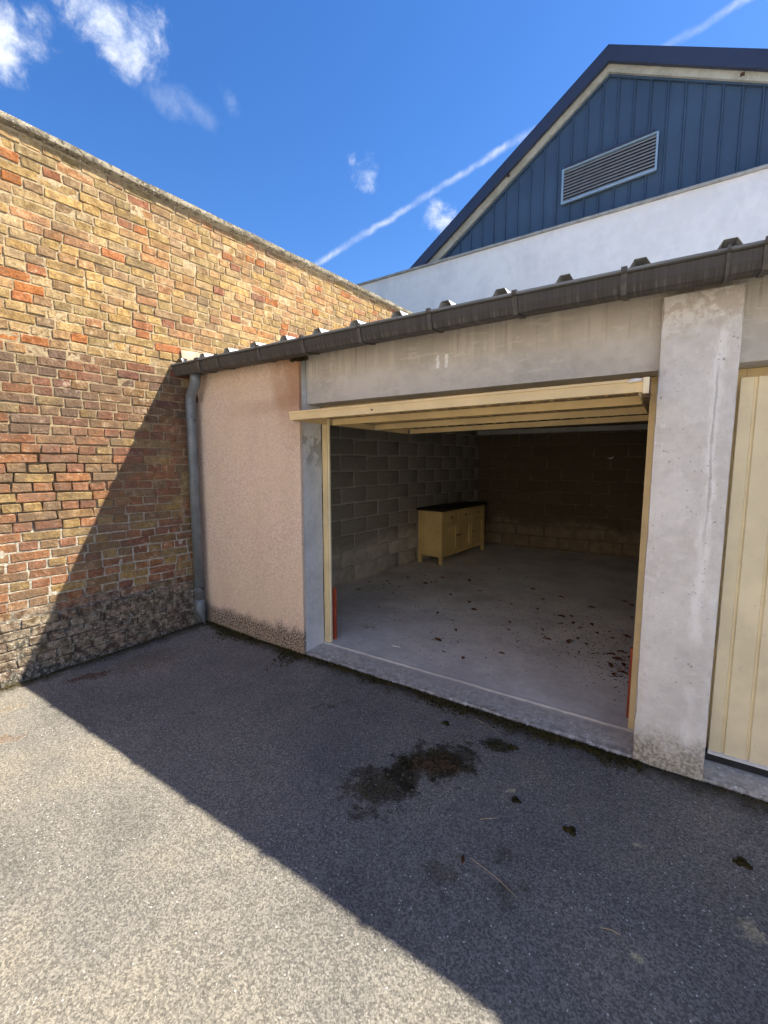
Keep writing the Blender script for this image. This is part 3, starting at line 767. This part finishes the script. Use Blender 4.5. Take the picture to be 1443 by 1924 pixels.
# corrugated leaf profile, along x
def leaf_profile(x0, x1):
    pts = [(x0, .0), (x0 + .048, 0)]; x = x0 + .048
    while x < x1 - .08:
        pts += [(x + .005, .011), (x + .015, .011), (x + .020, 0), (x + .088, 0)] if False else [(x + .004, .010), (x + .013, .010), (x + .017, 0), (x + .0985, 0)]
        x += .0985
    pts.append((x1, 0)); return pts
def closed_door(x0, x1):
    d = MB().strip(leaf_profile(x0, x1), lambda x, h: (x, 2.70 + h, .070), lambda x, h: (x, 2.70 + h, 1.952)).obj('garage_door', 'yellow_pale', gar)
    q = d.modifiers.new('thick', 'SOLIDIFY'); q.thickness = .002; q.offset = 1
    for xe in (x0, x1 - .004): MB().box(xe, xe + .004, 2.702, 2.74, .07, 1.952).obj('door_edge', 'yellow_pale', d)
    MB().box(x0 - .004, x1 + .004, 2.690, 2.72, .056, .071).obj('bottom_strip', 'whitebar', d, bevel=.002)
    MB().box(x0 - .022, x1 + .02, 2.696, 2.74, .018, .0555).obj('rubber_seal', 'rubber', d)
    hd = MB().tube([(1.4 + x0 - .26, 2.698, 1.0), (1.4 + x0 - .26, 2.655, 1.0)], .012, 10).obj('handle', 'rust', d)
    return d
cdr = closed_door(.262, 2.54); cdr['label'] = 'closed pale yellow ribbed door'
closed_door(2.90, 5.18)
# the open up-and-over leaf, lying flat under the lintel
OX0, OX1, OY0, OY1, OZ = -2.353, -.100, 2.36, 4.10, 1.905
od = MB().strip(leaf_profile(OX0 + .01, OX1 - .01), lambda x, h: (x, OY0 + .02, OZ + .012 - h), lambda x, h: (x, OY1, OZ + .012 - h)).obj('garage_door', 'yellow', gar)
od['label'] = 'yellow up-and-over door swung open flat under the lintel'
q = od.modifiers.new('thick', 'SOLIDIFY'); q.thickness = .002; q.offset = 1
fr_ = MB().prism([(OY0, 1.861), (OY0 + .004, 1.861), (OY0 + .004, 1.906), (OY0 + .030, 1.908), (OY0 + .030, 1.922), (OY0 - .006, 1.922), (OY0 - .006, 1.909), (OY0, 1.907)], lambda y, z: (OX0, y, z), lambda y, z: (OX1, y, z + .006)).obj('leading_rail', 'yellow', od)
MB().box(OX0 - .006, OX0 + .012, OY0 + .004, OY0 + .028, 1.868, 1.902).obj('rail_end', 'rust', od)
MB().box(OX1 - .022, OX1 + .003, OY0 - .010, OY0 + .002, 1.858, 1.930).obj('end_bracket', 'yellow_pale', od, bevel=.002)
MB().box(OX1 - .012, OX1 + .006, OY0 + .003, OY0 + .075, 1.842, 1.925).obj('end_plate', 'rust', od)
for y in (2.80, 3.41, 4.07):
    MB().prism([(y, 1.856), (y + .003, 1.856), (y + .003, 1.898), (y + .035, 1.898), (y + .035, 1.9015), (y, 1.9015)], lambda y_, z: (OX0 + .045, y_, z), lambda y_, z: (OX1 - .045, y_, z)).obj('cross_rail', 'yellow', od)
for x in (OX0, OX1 - .042):
    MB().box(x + .001, x + .0045, OY0 + .032, OY1, 1.858, 1.9015).box(x + .005, x + .041, OY0 + .032, OY1, 1.897, 1.9016).obj('side_rail', 'yellow', od)
MB().tube([(-1.62, OY0 + .005, 1.887), (-1.62, OY0 - .004, 1.887)], .006, 8).obj('bolt', 'rust', od)
MB().tube([(OX1 - .085, OY0 - .010, 1.912), (OX1 - .065, OY0 - .014, 1.918), (OX1 - .04, OY0 - .012, 1.920), (OX1 - .024, OY0 - .011, 1.919)], [.003, .009, .008, .003], 8).obj('cobweb', 'scrap', od, smooth=True)
for o_ in [od] + list(od.children):
    for v in o_.data.vertices: v.co.z += (v.co.x - OX0) / (OX1 - OX0) * (.008 + .012 * (v.co.y - OY0))
# moss tuft growing where lintel, jamb and gutter meet
def tufts(name, pts, hmin, hmax, w, mat, seed, parent=None):
    r = random.Random(seed); b = MB()
    for (x, y, z) in pts:
        h = r.uniform(hmin, hmax); a = r.random() * 6.28; ww = w * r.uniform(.5, 1.3)
        lean = Vector((r.gauss(0, .5), r.gauss(0, .5), 1)).normalized() * h
        base = Vector((x, y, z - .002)); tip = base + lean; i = len(b.v)
        b.v += [base + Vector((math.cos(a + k * 2.094), math.sin(a + k * 2.094), 0)) * ww for k in range(3)] + [tip]
        b.f += [(i, i + 1, i + 3), (i + 1, i + 2, i + 3), (i + 2, i, i + 3)]
    me = bpy.data.meshes.new(name); me.from_pydata([tuple(v) for v in b.v], [], b.f); me.materials.append(M[mat])
    return link(name, me, parent)
r_ = random.Random(3)
tufts('eaves_moss', [(-2.47 + r_.random() * .16, 2.50 + r_.random() * .03, 2.315 + r_.random() * .03) for _ in range(220)], .006, .03, .006, 'moss', 5, gar)
# rear of the row, closed off
MB().box(-3.70, 5.3, 8.26, 8.30, -.05, 2.80).obj('rear_wall', 'cement', gar)

# ------------------------------------------------------------------ warehouse behind
UB = Vector((math.cos(.039), -math.sin(.039), 0)); NBv = Vector((math.sin(.039), math.cos(.039), 0))
def wp(u, d, z): return UB * u + NBv * d + Vector((0, 0, z))
wh = thing('warehouse', wp(-1, 9.3, 0), 'white warehouse with a dark blue clad gable behind the garages', 'warehouse')
MB().prism([(-14, 9.3), (9, 9.3), (9, 9.52), (-14, 9.52)], lambda u, d: wp(u, d, -.1), lambda u, d: wp(u, d, 6.09 - .008 * max(0, u + 2))).obj('wall', 'warewall', wh)
MB().prism([(-14, 9.255), (9, 9.255), (9, 9.54), (-14, 9.54)], lambda u, d: wp(u, d, 6.092 - .008 * max(0, u + 2)), lambda u, d: wp(u, d, 6.137 - .008 * max(0, u + 2))).obj('wall_coping', 'cement', wh)
SLL = (8.727 - 6.465) / (5.118 - 1.742); SLR = (8.727 - 7.537) / (1.742 + .575)
def top_z(u): return 8.727 + (u + 1.742) * SLL if u < -1.742 else 8.727 - (u + 1.742) * SLR
u = -1.593 - .262 * 15
while u < 3.4:
    a, b = u, u + .262
    if min(top_z(a), top_z(b)) > 5.95 or max(top_z(a), top_z(b)) > 6.1:
        tops = [(b, top_z(b))] + ([(-1.742, 8.727)] if a < -1.742 < b else []) + [(a, top_z(a))]
        pts = [(a + .0005, 5.9), (b - .0005, 5.9)] + [(min(max(x, a + .0005), b - .0005), max(zz, 5.92)) for x, zz in tops]
        p = MB().prism(pts, lambda q, z: wp(q, 9.75, z), lambda q, z: wp(q, 9.78, z))
        ta, tb_ = max(5.92, min(top_z(a), top_z(a + .042)) - .002), 0
        rib = [(a + .002, 9.7495), (a + .012, 9.712), (a + .030, 9.712), (a + .042, 9.7495)]
        p.prism(rib, lambda q, d: wp(q, d, 5.9), lambda q, d: wp(q, d, ta))
        p.obj('cladding_panel', 'clad', wh)
    u += .262
def rake(name, outer, inner, d0, d1, mat, ext):
    (ua, za), (ub, zb), (uc, zc) = outer; (va, wa), (vb, wb), (vc, wc) = inner
    sl_o = (zc - zb) / (uc - ub); sl_i = (wc - wb) / (vc - vb); ll_o = (zb - za) / (ub - ua); ll_i = (wb - wa) / (vb - va)
    a2 = ua - ext; v2 = va - ext
    MB().prism([(a2, za - ext * ll_o), (ub, zb), (vb, wb), (v2, wa - ext * ll_i)], lambda q, z: wp(q, d0, z), lambda q, z: wp(q, d1, z)).obj(name, mat, wh)
    e = 3.6
    MB().prism([(ub + .0005, zb), (uc + e, zc + e * sl_o), (vc + e, wc + e * sl_i), (vb + .0005, wb)], lambda q, z: wp(q, d0, z), lambda q, z: wp(q, d1, z)).obj(name, mat, wh)
rake('verge_flashing', [(-5.873, 6.321), (-1.758, 9.092), (.527, 7.907)], [(-5.39, 6.368), (-1.744, 8.816), (.548, 7.615)], 9.55, 9.62, 'verge', .5)
rake('rake_board', [(-5.447, 6.43), (-1.753, 8.89), (.553, 7.70)], [(-5.065, 6.415), (-1.744, 8.698), (.568, 7.491)], 9.65, 9.745, 'board', .4)
rake('roof_slope', [(-5.873, 6.30), (-1.758, 9.07), (.527, 7.885)], [(-5.60, 6.36), (-1.75, 8.93), (.54, 7.75)], 9.6205, 24.0, 'verge', .5)
rake('trim', [(-5.10, 6.395), (-1.744, 8.70), (.568, 7.495)], [(-5.06, 6.36), (-1.742, 8.655), (.575, 7.455)], 9.70, 9.744, 'clad', .4)
for q_, z_ in ((-3.62, 7.54), (.20, 7.72)):
    MB().prism([(q_, z_), (q_ + .06, z_), (q_ + .06, z_ + .06), (q_, z_ + .06)], lambda q, z: wp(q, 9.6485, z), lambda q, z: wp(q, 9.652, z)).obj('socket_hole', 'rust', wh)
# louvre
lv = MB().prism([(-2.49, 6.70), (-.89, 6.76), (-.89, 7.36), (-2.49, 7.29)], lambda q, z: wp(q, 9.705, z), lambda q, z: wp(q, 9.711, z)).obj('louvre_vent', 'black', wh)  # black backing sheet paints in the shade behind the slats
LZ = lambda q, z0: z0 + (q + 2.5) * .046
def lbar(q0, q1, zb0, zt0, d0, d1, name, mat):
    return MB().prism([(q0, LZ(q0, zb0)), (q1, LZ(q1, zb0)), (q1, LZ(q1, zt0)), (q0, LZ(q0, zt0))], lambda q, z: wp(q, d0, z), lambda q, z: wp(q, d1, z)).obj(name, mat, lv)
lbar(-2.505, -2.470, 6.66, 7.30, 9.655, 9.704, 'frame_post', 'louvre'); lbar(-.918, -.884, 6.66, 7.30, 9.655, 9.704, 'frame_post', 'louvre')
lbar(-2.4695, -.9185, 6.66, 6.698, 9.655, 9.704, 'frame_rail', 'louvre'); lbar(-2.4695, -.9185, 7.275, 7.30, 9.655, 9.704, 'frame_rail', 'louvre')
lbar(-2.45, -.94, 7.301, 7.345, 9.64, 9.70, 'head_flashing', 'verge')
for k in range(10):
    z0 = 6.712 + k * .0572
    MB().prism([(9.660, -.002), (9.668, -.010), (9.702, .030), (9.694, .036)], lambda d, h: wp(-2.469, d, LZ(-2.469, z0) + h), lambda d, h: wp(-.919, d, LZ(-.919, z0) + h)).obj('slat', 'slat', lv)

# ------------------------------------------------------------------ unseen pale building, added to bounce sunlight onto the shaded garages
yb = thing('bounce_building', (0, -5.8, 0), 'added white building behind the viewpoint, unseen, bouncing light onto the garages', 'building')
MB().box(-9, 14, -6.1, -5.8, -.1, 5.2).obj('wall', 'warewall', yb)
MB().box(-9.05, 14.05, -6.15, -5.74, 5.202, 5.28).obj('wall_coping', 'cement', yb)
for x in (-7.0, -3.9, -.8, 2.3, 5.4, 8.5):
    MB().box(x, x + 2.3, -5.82, -5.785, .02, 2.05).obj('door', 'yellow_pale', yb)

# ------------------------------------------------------------------ sideboard in the garage
FZ = .021
sb = thing('sideboard', (-2.787, 5.90, FZ), 'cream sideboard with dark top against the block wall inside the garage', 'sideboard', None, math.radians(85.6))
SBW = WM[sb.name]
SL_, SD, SH = 1.50, .42, .845
def sbm(b, name, mat, bevel=.003, parent=None): return b.obj(name, mat, parent or sb, bevel=bevel, world=SBW)
for x in (.0, SL_ - .05):
    for y in (.0, SD - .05): sbm(MB().box(x, x + .05, y, y + .05, 0, .807), 'leg', 'cream')
sbm(MB().box(-.03, SL_ + .03, -.025, SD + .02, .808, SH), 'top', 'darktop', .006)
for x in (.008, SL_ - .026):
    sbm(MB().box(x + .006, x + .012, .051, SD - .051, .13, .806), 'side_panel', 'cream', 0)
    sbm(MB().box(x, x + .018, .0505, .095, .13, .806).box(x, x + .018, SD - .095, SD - .0505, .13, .806).box(x, x + .018, .0955, SD - .0955, .13, .18).box(x, x + .018, .0955, SD - .0955, .755, .806), 'side_frame', 'cream', .001)
sbm(MB().box(.051, SL_ - .051, SD - .02, SD - .008, .12, .806), 'back_panel', 'cream', 0)
sbm(MB().box(.051, SL_ - .051, .02, SD - .02, .10, .118), 'bottom_panel', 'cream', 0)
sbm(MB().box(.0505, SL_ - .0505, .004, .022, .105, .145).box(.0505, SL_ - .0505, .004, .022, .59, .615).box(.0505, SL_ - .0505, .004, .022, .785, .807), 'front_rail', 'cream', .001)
bay = (SL_ - .1 - .04) / 3
for k in range(3):
    x0 = .05 + k * (bay + .02) + .004; x1 = x0 + bay - .008
    if k < 2: sbm(MB().box(x1 + .003, x1 + .021, .004, .022, .1455, .5895).box(x1 + .003, x1 + .021, .004, .022, .6155, .7845), 'stile', 'cream', 0)
    dr = sbm(MB().box(x0, x1, .003, .022, .618, .782), 'drawer', 'cream', .003)
    sbm(MB().tube([((x0 + x1) / 2, .003, .70), ((x0 + x1) / 2, -.006, .70), ((x0 + x1) / 2, -.018, .70), ((x0 + x1) / 2, -.024, .70)], [.008, .008, .018, .010], 10), 'knob', 'knob', 0, dr)
    d_ = sbm(MB().box(x0 + .05, x1 - .05, .017, .021, .20, .54), 'door', 'cream', 0)
    sbm(MB().box(x0, x0 + .0495, .003, .022, .148, .587).box(x1 - .0495, x1, .003, .022, .148, .587).box(x0 + .05, x1 - .05, .003, .022, .148, .1995).box(x0 + .05, x1 - .05, .003, .022, .5405, .587), 'door_frame', 'cream', .001, d_)
    kx = x1 - .025 if k == 0 else x0 + .025
    sbm(MB().tube([(kx, .003, .40), (kx, -.006, .40), (kx, -.018, .40), (kx, -.024, .40)], [.008, .008, .018, .010], 10), 'knob', 'knob', 0, d_)

# ------------------------------------------------------------------ litter
def leaf_mesh(seed):
    r = random.Random(seed); vs, fs = [], []
    n = 4; L = 1.0
    for i in range(n + 1):
        t = i / n; w = .34 * math.sin(math.pi * min(.98, .06 + t * .94)) * r.uniform(.7, 1.2); cz = .22 * math.sin(t * 3.1) * r.uniform(.3, 1.2); bend = r.gauss(0, .05)
        vs += [(t - .5, -w + bend, cz + .10 * r.random() + .15), (t - .5, bend, cz * .5 + .02), (t - .5, w + bend, cz + .16 * r.random() + .10)]
    for i in range(n):
        for k in range(2): a = i * 3 + k; fs.append((a, a + 1, a + 4, a + 3))
    m = mesh('dead_leaf', vs, fs, 'leaf', True); return m
LM = [leaf_mesh(s) for s in range(7)]
LEAVES = [(-1.2, 4.1), (-1.75, 4.45), (-2.05, 4.6), (-1.9, 3.95), (-1.1, 5.0), (-.95, 5.2), (-1.55, 3.62), (-2.1, 5.3), (-1.3, 5.35), (-.6, 5.0), (-2.35, 4.3), (-1.15, 3.9), (-2.983, 4.691), (-2.47, 4.953), (-2.849, 4.992), (-2.64, 4.284), (-3.148, 4.517), (-3.074, 4.18), (-2.505, 3.772), (-2.267, 3.727), (-2.701, 5.2), (-2.455, 5.245), (-2.338, 5.579), (-1.674, 3.837), (-1.592, 3.321), (-1.448, 3.135), (-1.624, 4.247), (-1.489, 4.699), (-1.815, 4.93), (-1.526, 5.871), (-1.968, 6.113), (-1.005, 3.668), (-.888, 4.07), (-.79, 3.868), (-.63, 3.909), (-.5, 3.933), (-.422, 3.758), (-.523, 3.72), (-.81, 4.538), (-.729, 4.59), (-.523, 4.449), (-.325, 4.199), (-.322, 5.399), (-.246, 5.3), (-.22, 4.877), (-.221, 4.298), (-.228, 3.91), (-.172, 3.841), (-1.269, 3.109), (-2.93, 4.524), (-1.042, 3.359), (-.779, 4.321), (-1.068, 4.632), (-1.35, 4.639),
          (-.25, 3.75), (-.20, 3.66), (-.28, 3.60), (-.16, 3.95), (-.30, 3.82), (-.19, 3.52), (-.24, 3.45), (-.86, 3.95), (-.83, 3.90), (-.36, 4.35), (-.45, 4.25), (-.58, 4.02), (-2.90, 4.62), (-2.72, 4.55), (-2.52, 4.86), (-2.44, 5.02), (-.68, 4.40), (-.60, 4.30)]
for x, y in LEAVES:
    s = r_.uniform(.030, .078)
    o = link('dead_leaf', LM[r_.randrange(7)], None, Matrix.Translation((x, y, FZ + .001)) @ Matrix.Rotation(r_.random() * 6.28, 4, 'Z') @ Matrix.Rotation(r_.gauss(0, .25), 4, 'X') @ Matrix.Diagonal((s, s * r_.uniform(.5, 1.0), s * .55, 1)))
    tag(o, 'small curled brown dead leaf on the concrete garage floor', 'leaf', 'dead leaves on the garage floor')
pts = []
for _ in range(1700):
    x, y = LEAVES[r_.randrange(len(LEAVES))]; pts.append((x + r_.gauss(0, .20), y + r_.gauss(0, .24), FZ))
pts = [p for p in pts if p[1] > 2.85 and -3.2 < p[0] < -.1]
pts += [(-.20 + r_.gauss(0, .06), 3.65 + r_.gauss(0, .25), FZ) for _ in range(260)]
pts = [p for p in pts if p[0] < -.03]
tag(tufts('leaf_litter', pts, .002, .007, .0105, 'leaf', 9), 'brown leaf crumbs scattered over the garage floor', 'leaf litter', None, 'stuff')
tag(tufts('dry_moss', [(-2.27 + r_.gauss(0, .07), 3.26 + r_.gauss(0, .035), FZ) for _ in range(160)], .002, .006, .008, 'debris', 12), 'flattened olive dry moss patch on the floor near the left post', 'moss', None, 'stuff')
o = MB().tube([(-2.82, 5.07, FZ + .006), (-2.70, 5.09, FZ + .010), (-2.56, 5.10, FZ + .006)], [.004, .005, .003], 6).obj('twig', 'twig'); tag(o, 'thin straight twig on the garage floor in front of the sideboard', 'twig')
fo = mesh('foil_scrap', [(-.03, -.018, 0), (.028, -.022, .004), (.034, .016, .012), (-.026, .020, .006), (0, -.003, .022), (.012, .012, .018)], [(0, 1, 4), (1, 2, 5, 4), (2, 3, 5), (3, 0, 4, 5), (0, 3, 2, 1)], 'foil')
tag(link('foil_scrap', fo, None, Matrix.Translation((-.29, 4.406, FZ))), 'crumpled silver foil scrap on the floor by the right door post', 'foil')
sc_ = mesh('paper_scrap', [(0, 0, 0), (.06, -.012, .012), (.10, -.006, .03), (.085, -.010, .0), (.05, -.014, -.012)], [(0, 1, 4), (1, 2, 3, 4)], 'scrap')
tag(link('cobweb_scrap', sc_, None, Matrix.Translation((-.86, 8.035, 1.63))), 'tiny white scrap stuck on the dark back wall of the garage', 'scrap')
o = MB().box(-.035, .035, -.004, .004, 0, .004).obj('paper_strip', 'scrap', None, 0, False, Matrix.Translation((-1.83, 3.02, FZ)) @ Matrix.Rotation(.1, 4, 'Z')); tag(o, 'small white strip lying on the slab near the left door post', 'paper')

def gz(x, y): return ground_z(x, y)
def scatter(n, f, seed):
    r = random.Random(seed); out = []
    while len(out) < n:
        x, y = f(r); out.append((x, y, gz(x, y)))
    return out
# moss strips along the feet of walls
def strip_pts(n, x0, x1, seed, wid):
    r = random.Random(seed); out = []
    while len(out) < n:
        x = r.uniform(x0, x1); k = .5 + fbm(x * 2.3, 0, seed); k = max(.12, k)
        y = 2.522 - abs(r.gauss(0, wid * k))
        if r.random() < .35 + k: out.append((x, y, max(-.004, gz(x, y))))
    return out
tag(tufts('moss', strip_pts(4200, -3.60, -2.38, 4, .085), .004, .018, .0065, 'moss', 1), 'dark moss along the foot of the pink rendered wall', 'moss', None, 'stuff')
tag(tufts('moss', strip_pts(6000, -2.40, -.02, 6, .065), .004, .017, .0065, 'moss', 2), 'dark moss strip along the edge of the open garage threshold', 'moss', None, 'stuff')
tag(tufts('moss', strip_pts(1500, -.08, 1.6, 8, .04), .002, .008, .006, 'moss', 3), 'thin dark moss along the pillar foot and closed door sill', 'moss', None, 'stuff')
def wall_foot(r):
    u = r.uniform(-1.4, 1.25); p = wall_pt(u, .035 + abs(r.gauss(0, .045 * max(.2, .6 + fbm(u * 3, 0, 2.0)))), 0); return p.x, p.y
tag(tufts('moss', scatter(2600, wall_foot, 14), .003, .013, .006, 'moss', 4), 'patchy moss and dirt at the foot of the brick wall', 'moss', None, 'stuff')
def blob(cx, cy, rx, ry, rot, seed, thr=.0):
    def f(r):
        while True:
            a, b = r.gauss(0, .5), r.gauss(0, .5); x = cx + rx * a * math.cos(rot) - ry * b * math.sin(rot); y = cy + rx * a * math.sin(rot) + ry * b * math.cos(rot)
            if fbm(x * 7, y * 7, seed) > thr + (a * a + b * b) * .45 - .32: return x, y
    return f
P1 = scatter(2600, blob(-.90, 1.95, .26, .15, .5, 3.0), 31) + scatter(1100, blob(-1.08, 1.62, .24, .15, .9, 5.0), 32) + scatter(500, blob(-.74, 2.24, .13, .06, .2, 6.0), 33)
tag(tufts('moss_patch', P1, .002, .009, .0055, 'moss', 34), 'large dark moss patch on the asphalt in front of the open garage', 'moss', None, 'stuff')
deb = MB(); r9 = random.Random(77)
for (x, y, z) in scatter(420, blob(-.92, 1.90, .17, .09, .5, 9.0), 35):
    a = r9.random() * 6.28; L = r9.uniform(.008, .03); d = Vector((math.cos(a), math.sin(a), r9.gauss(0, .2))) * L; s = Vector((-d.y, d.x, 0)).normalized() * .0011; b = Vector((x, y, z + .006))
    deb.quad(b - s, b + s, b + d + s, b + d - s); deb.quad(b - s * .2 + Vector((0, 0, -.002)), b - s * .2 + Vector((0, 0, .001)), b + d + Vector((0, 0, .001)), b + d + Vector((0, 0, -.002)))
tag(deb.obj('dry_needles', 'debris'), 'reddish dry needles lying on the moss patch', 'debris', None, 'stuff')
for x, y, s, lab in ((-1.032, 2.278, .032, 'small round moss clump behind the large moss patch, nearest the threshold'), (-.63, 2.27, .042, 'squarish moss clump right of the large moss patch'), (-.257, 1.857, .034, 'moss clump on bare asphalt in front of the concrete pillar'), (-.50, 1.90, .026, 'dark moss clump with a pale chip right of the large moss patch'), (.335, 2.06, .036, 'elongated moss clump on the asphalt before the closed yellow door')):
    b = MB(); r8 = random.Random(int(x * 1000)); n = 130; pts = []
    for _ in range(n):
        a = r8.random() * 6.28; q_ = math.sqrt(r8.random()) * s * (.7 + .3 * math.sin(a * 3 + x * 9)); pts.append((x + math.cos(a) * q_, y + math.sin(a) * q_ * .8, gz(x, y) + .006 * (1 - q_ / s)))
    tag(tufts('moss_clump', pts, .006, .014, .006, 'moss', int(y * 999)), lab, 'moss')
for p0, p1, lab in (((-.90, 2.42), (-.72, 2.34), 'long straw lying beside the moss strip at the threshold'), ((-.60, 1.70), (-.53, 1.75), 'short pale straw on the asphalt right of the moss patch'), ((-.56, 1.50), (-.36, 1.44), 'thin straw on the asphalt near the bottom of the picture'), ((-.10, 1.49), (-.04, 1.50), 'short thin straw on asphalt towards the lower right')):
    z = gz(*p0) + .005; o = MB().tube([(p0[0], p0[1], z), ((p0[0] + p1[0]) / 2 + .004, (p0[1] + p1[1]) / 2 + .004, z + .003), (p1[0], p1[1], z)], [.0016, .0018, .001], 5).obj('straw', 'twig'); tag(o, lab, 'straw')
tag(link('dead_leaf', LM[2], None, Matrix.Translation((-.585, 1.475, gz(-.585, 1.475) + .004)) @ Matrix.Rotation(1.9, 4, 'Z') @ Matrix.Diagonal((.042, .022, .022, 1))), 'pale curled dead leaf on the shaded asphalt', 'leaf')
# grit on the asphalt
gr = MB(); r7 = random.Random(5)
for _ in range(1500):
    x, y = r7.uniform(-3.6, 1.2), r7.uniform(.2, 2.45); s = r7.choice((.0014, .0018, .0024, .0032)); z = gz(x, y)
    i = len(gr.v); gr.v += [Vector((x - s, y - s * .6, z)), Vector((x + s, y - s * .8, z)), Vector((x + s * .4, y + s, z)), Vector((x, y, z + s * 1.5))]; gr.f += [(i, i + 1, i + 3), (i + 1, i + 2, i + 3), (i + 2, i, i + 3)]
tag(gr.obj('grit', 'grit'), 'pale grit sprinkled over the asphalt', 'grit', None, 'stuff')
# two blades of weed at the brick wall foot
for k, (u, lab) in enumerate(((-.28, 'tiny green weed at the brick wall foot beside the shadow edge'), (.62, 'rusty brown dry stalk at the foot of the brick wall'))):
    p = wall_pt(u, .07, 0); b = MB(); r6 = random.Random(k)
    for j in range(5 if k == 0 else 2):
        d = Vector((r6.gauss(0, .02), r6.gauss(0, .02), r6.uniform(.03, .06) * (1 if k == 0 else 1.6))); z0 = Vector((p.x, p.y, gz(p.x, p.y)))
        b.tube([z0, z0 + d * .6, z0 + d + Vector((d.x, d.y, 0)) * .6], [.002, .0022, .0006], 4)
    tag(b.obj('weed', 'moss' if k == 0 else 'debris'), lab, 'weed')
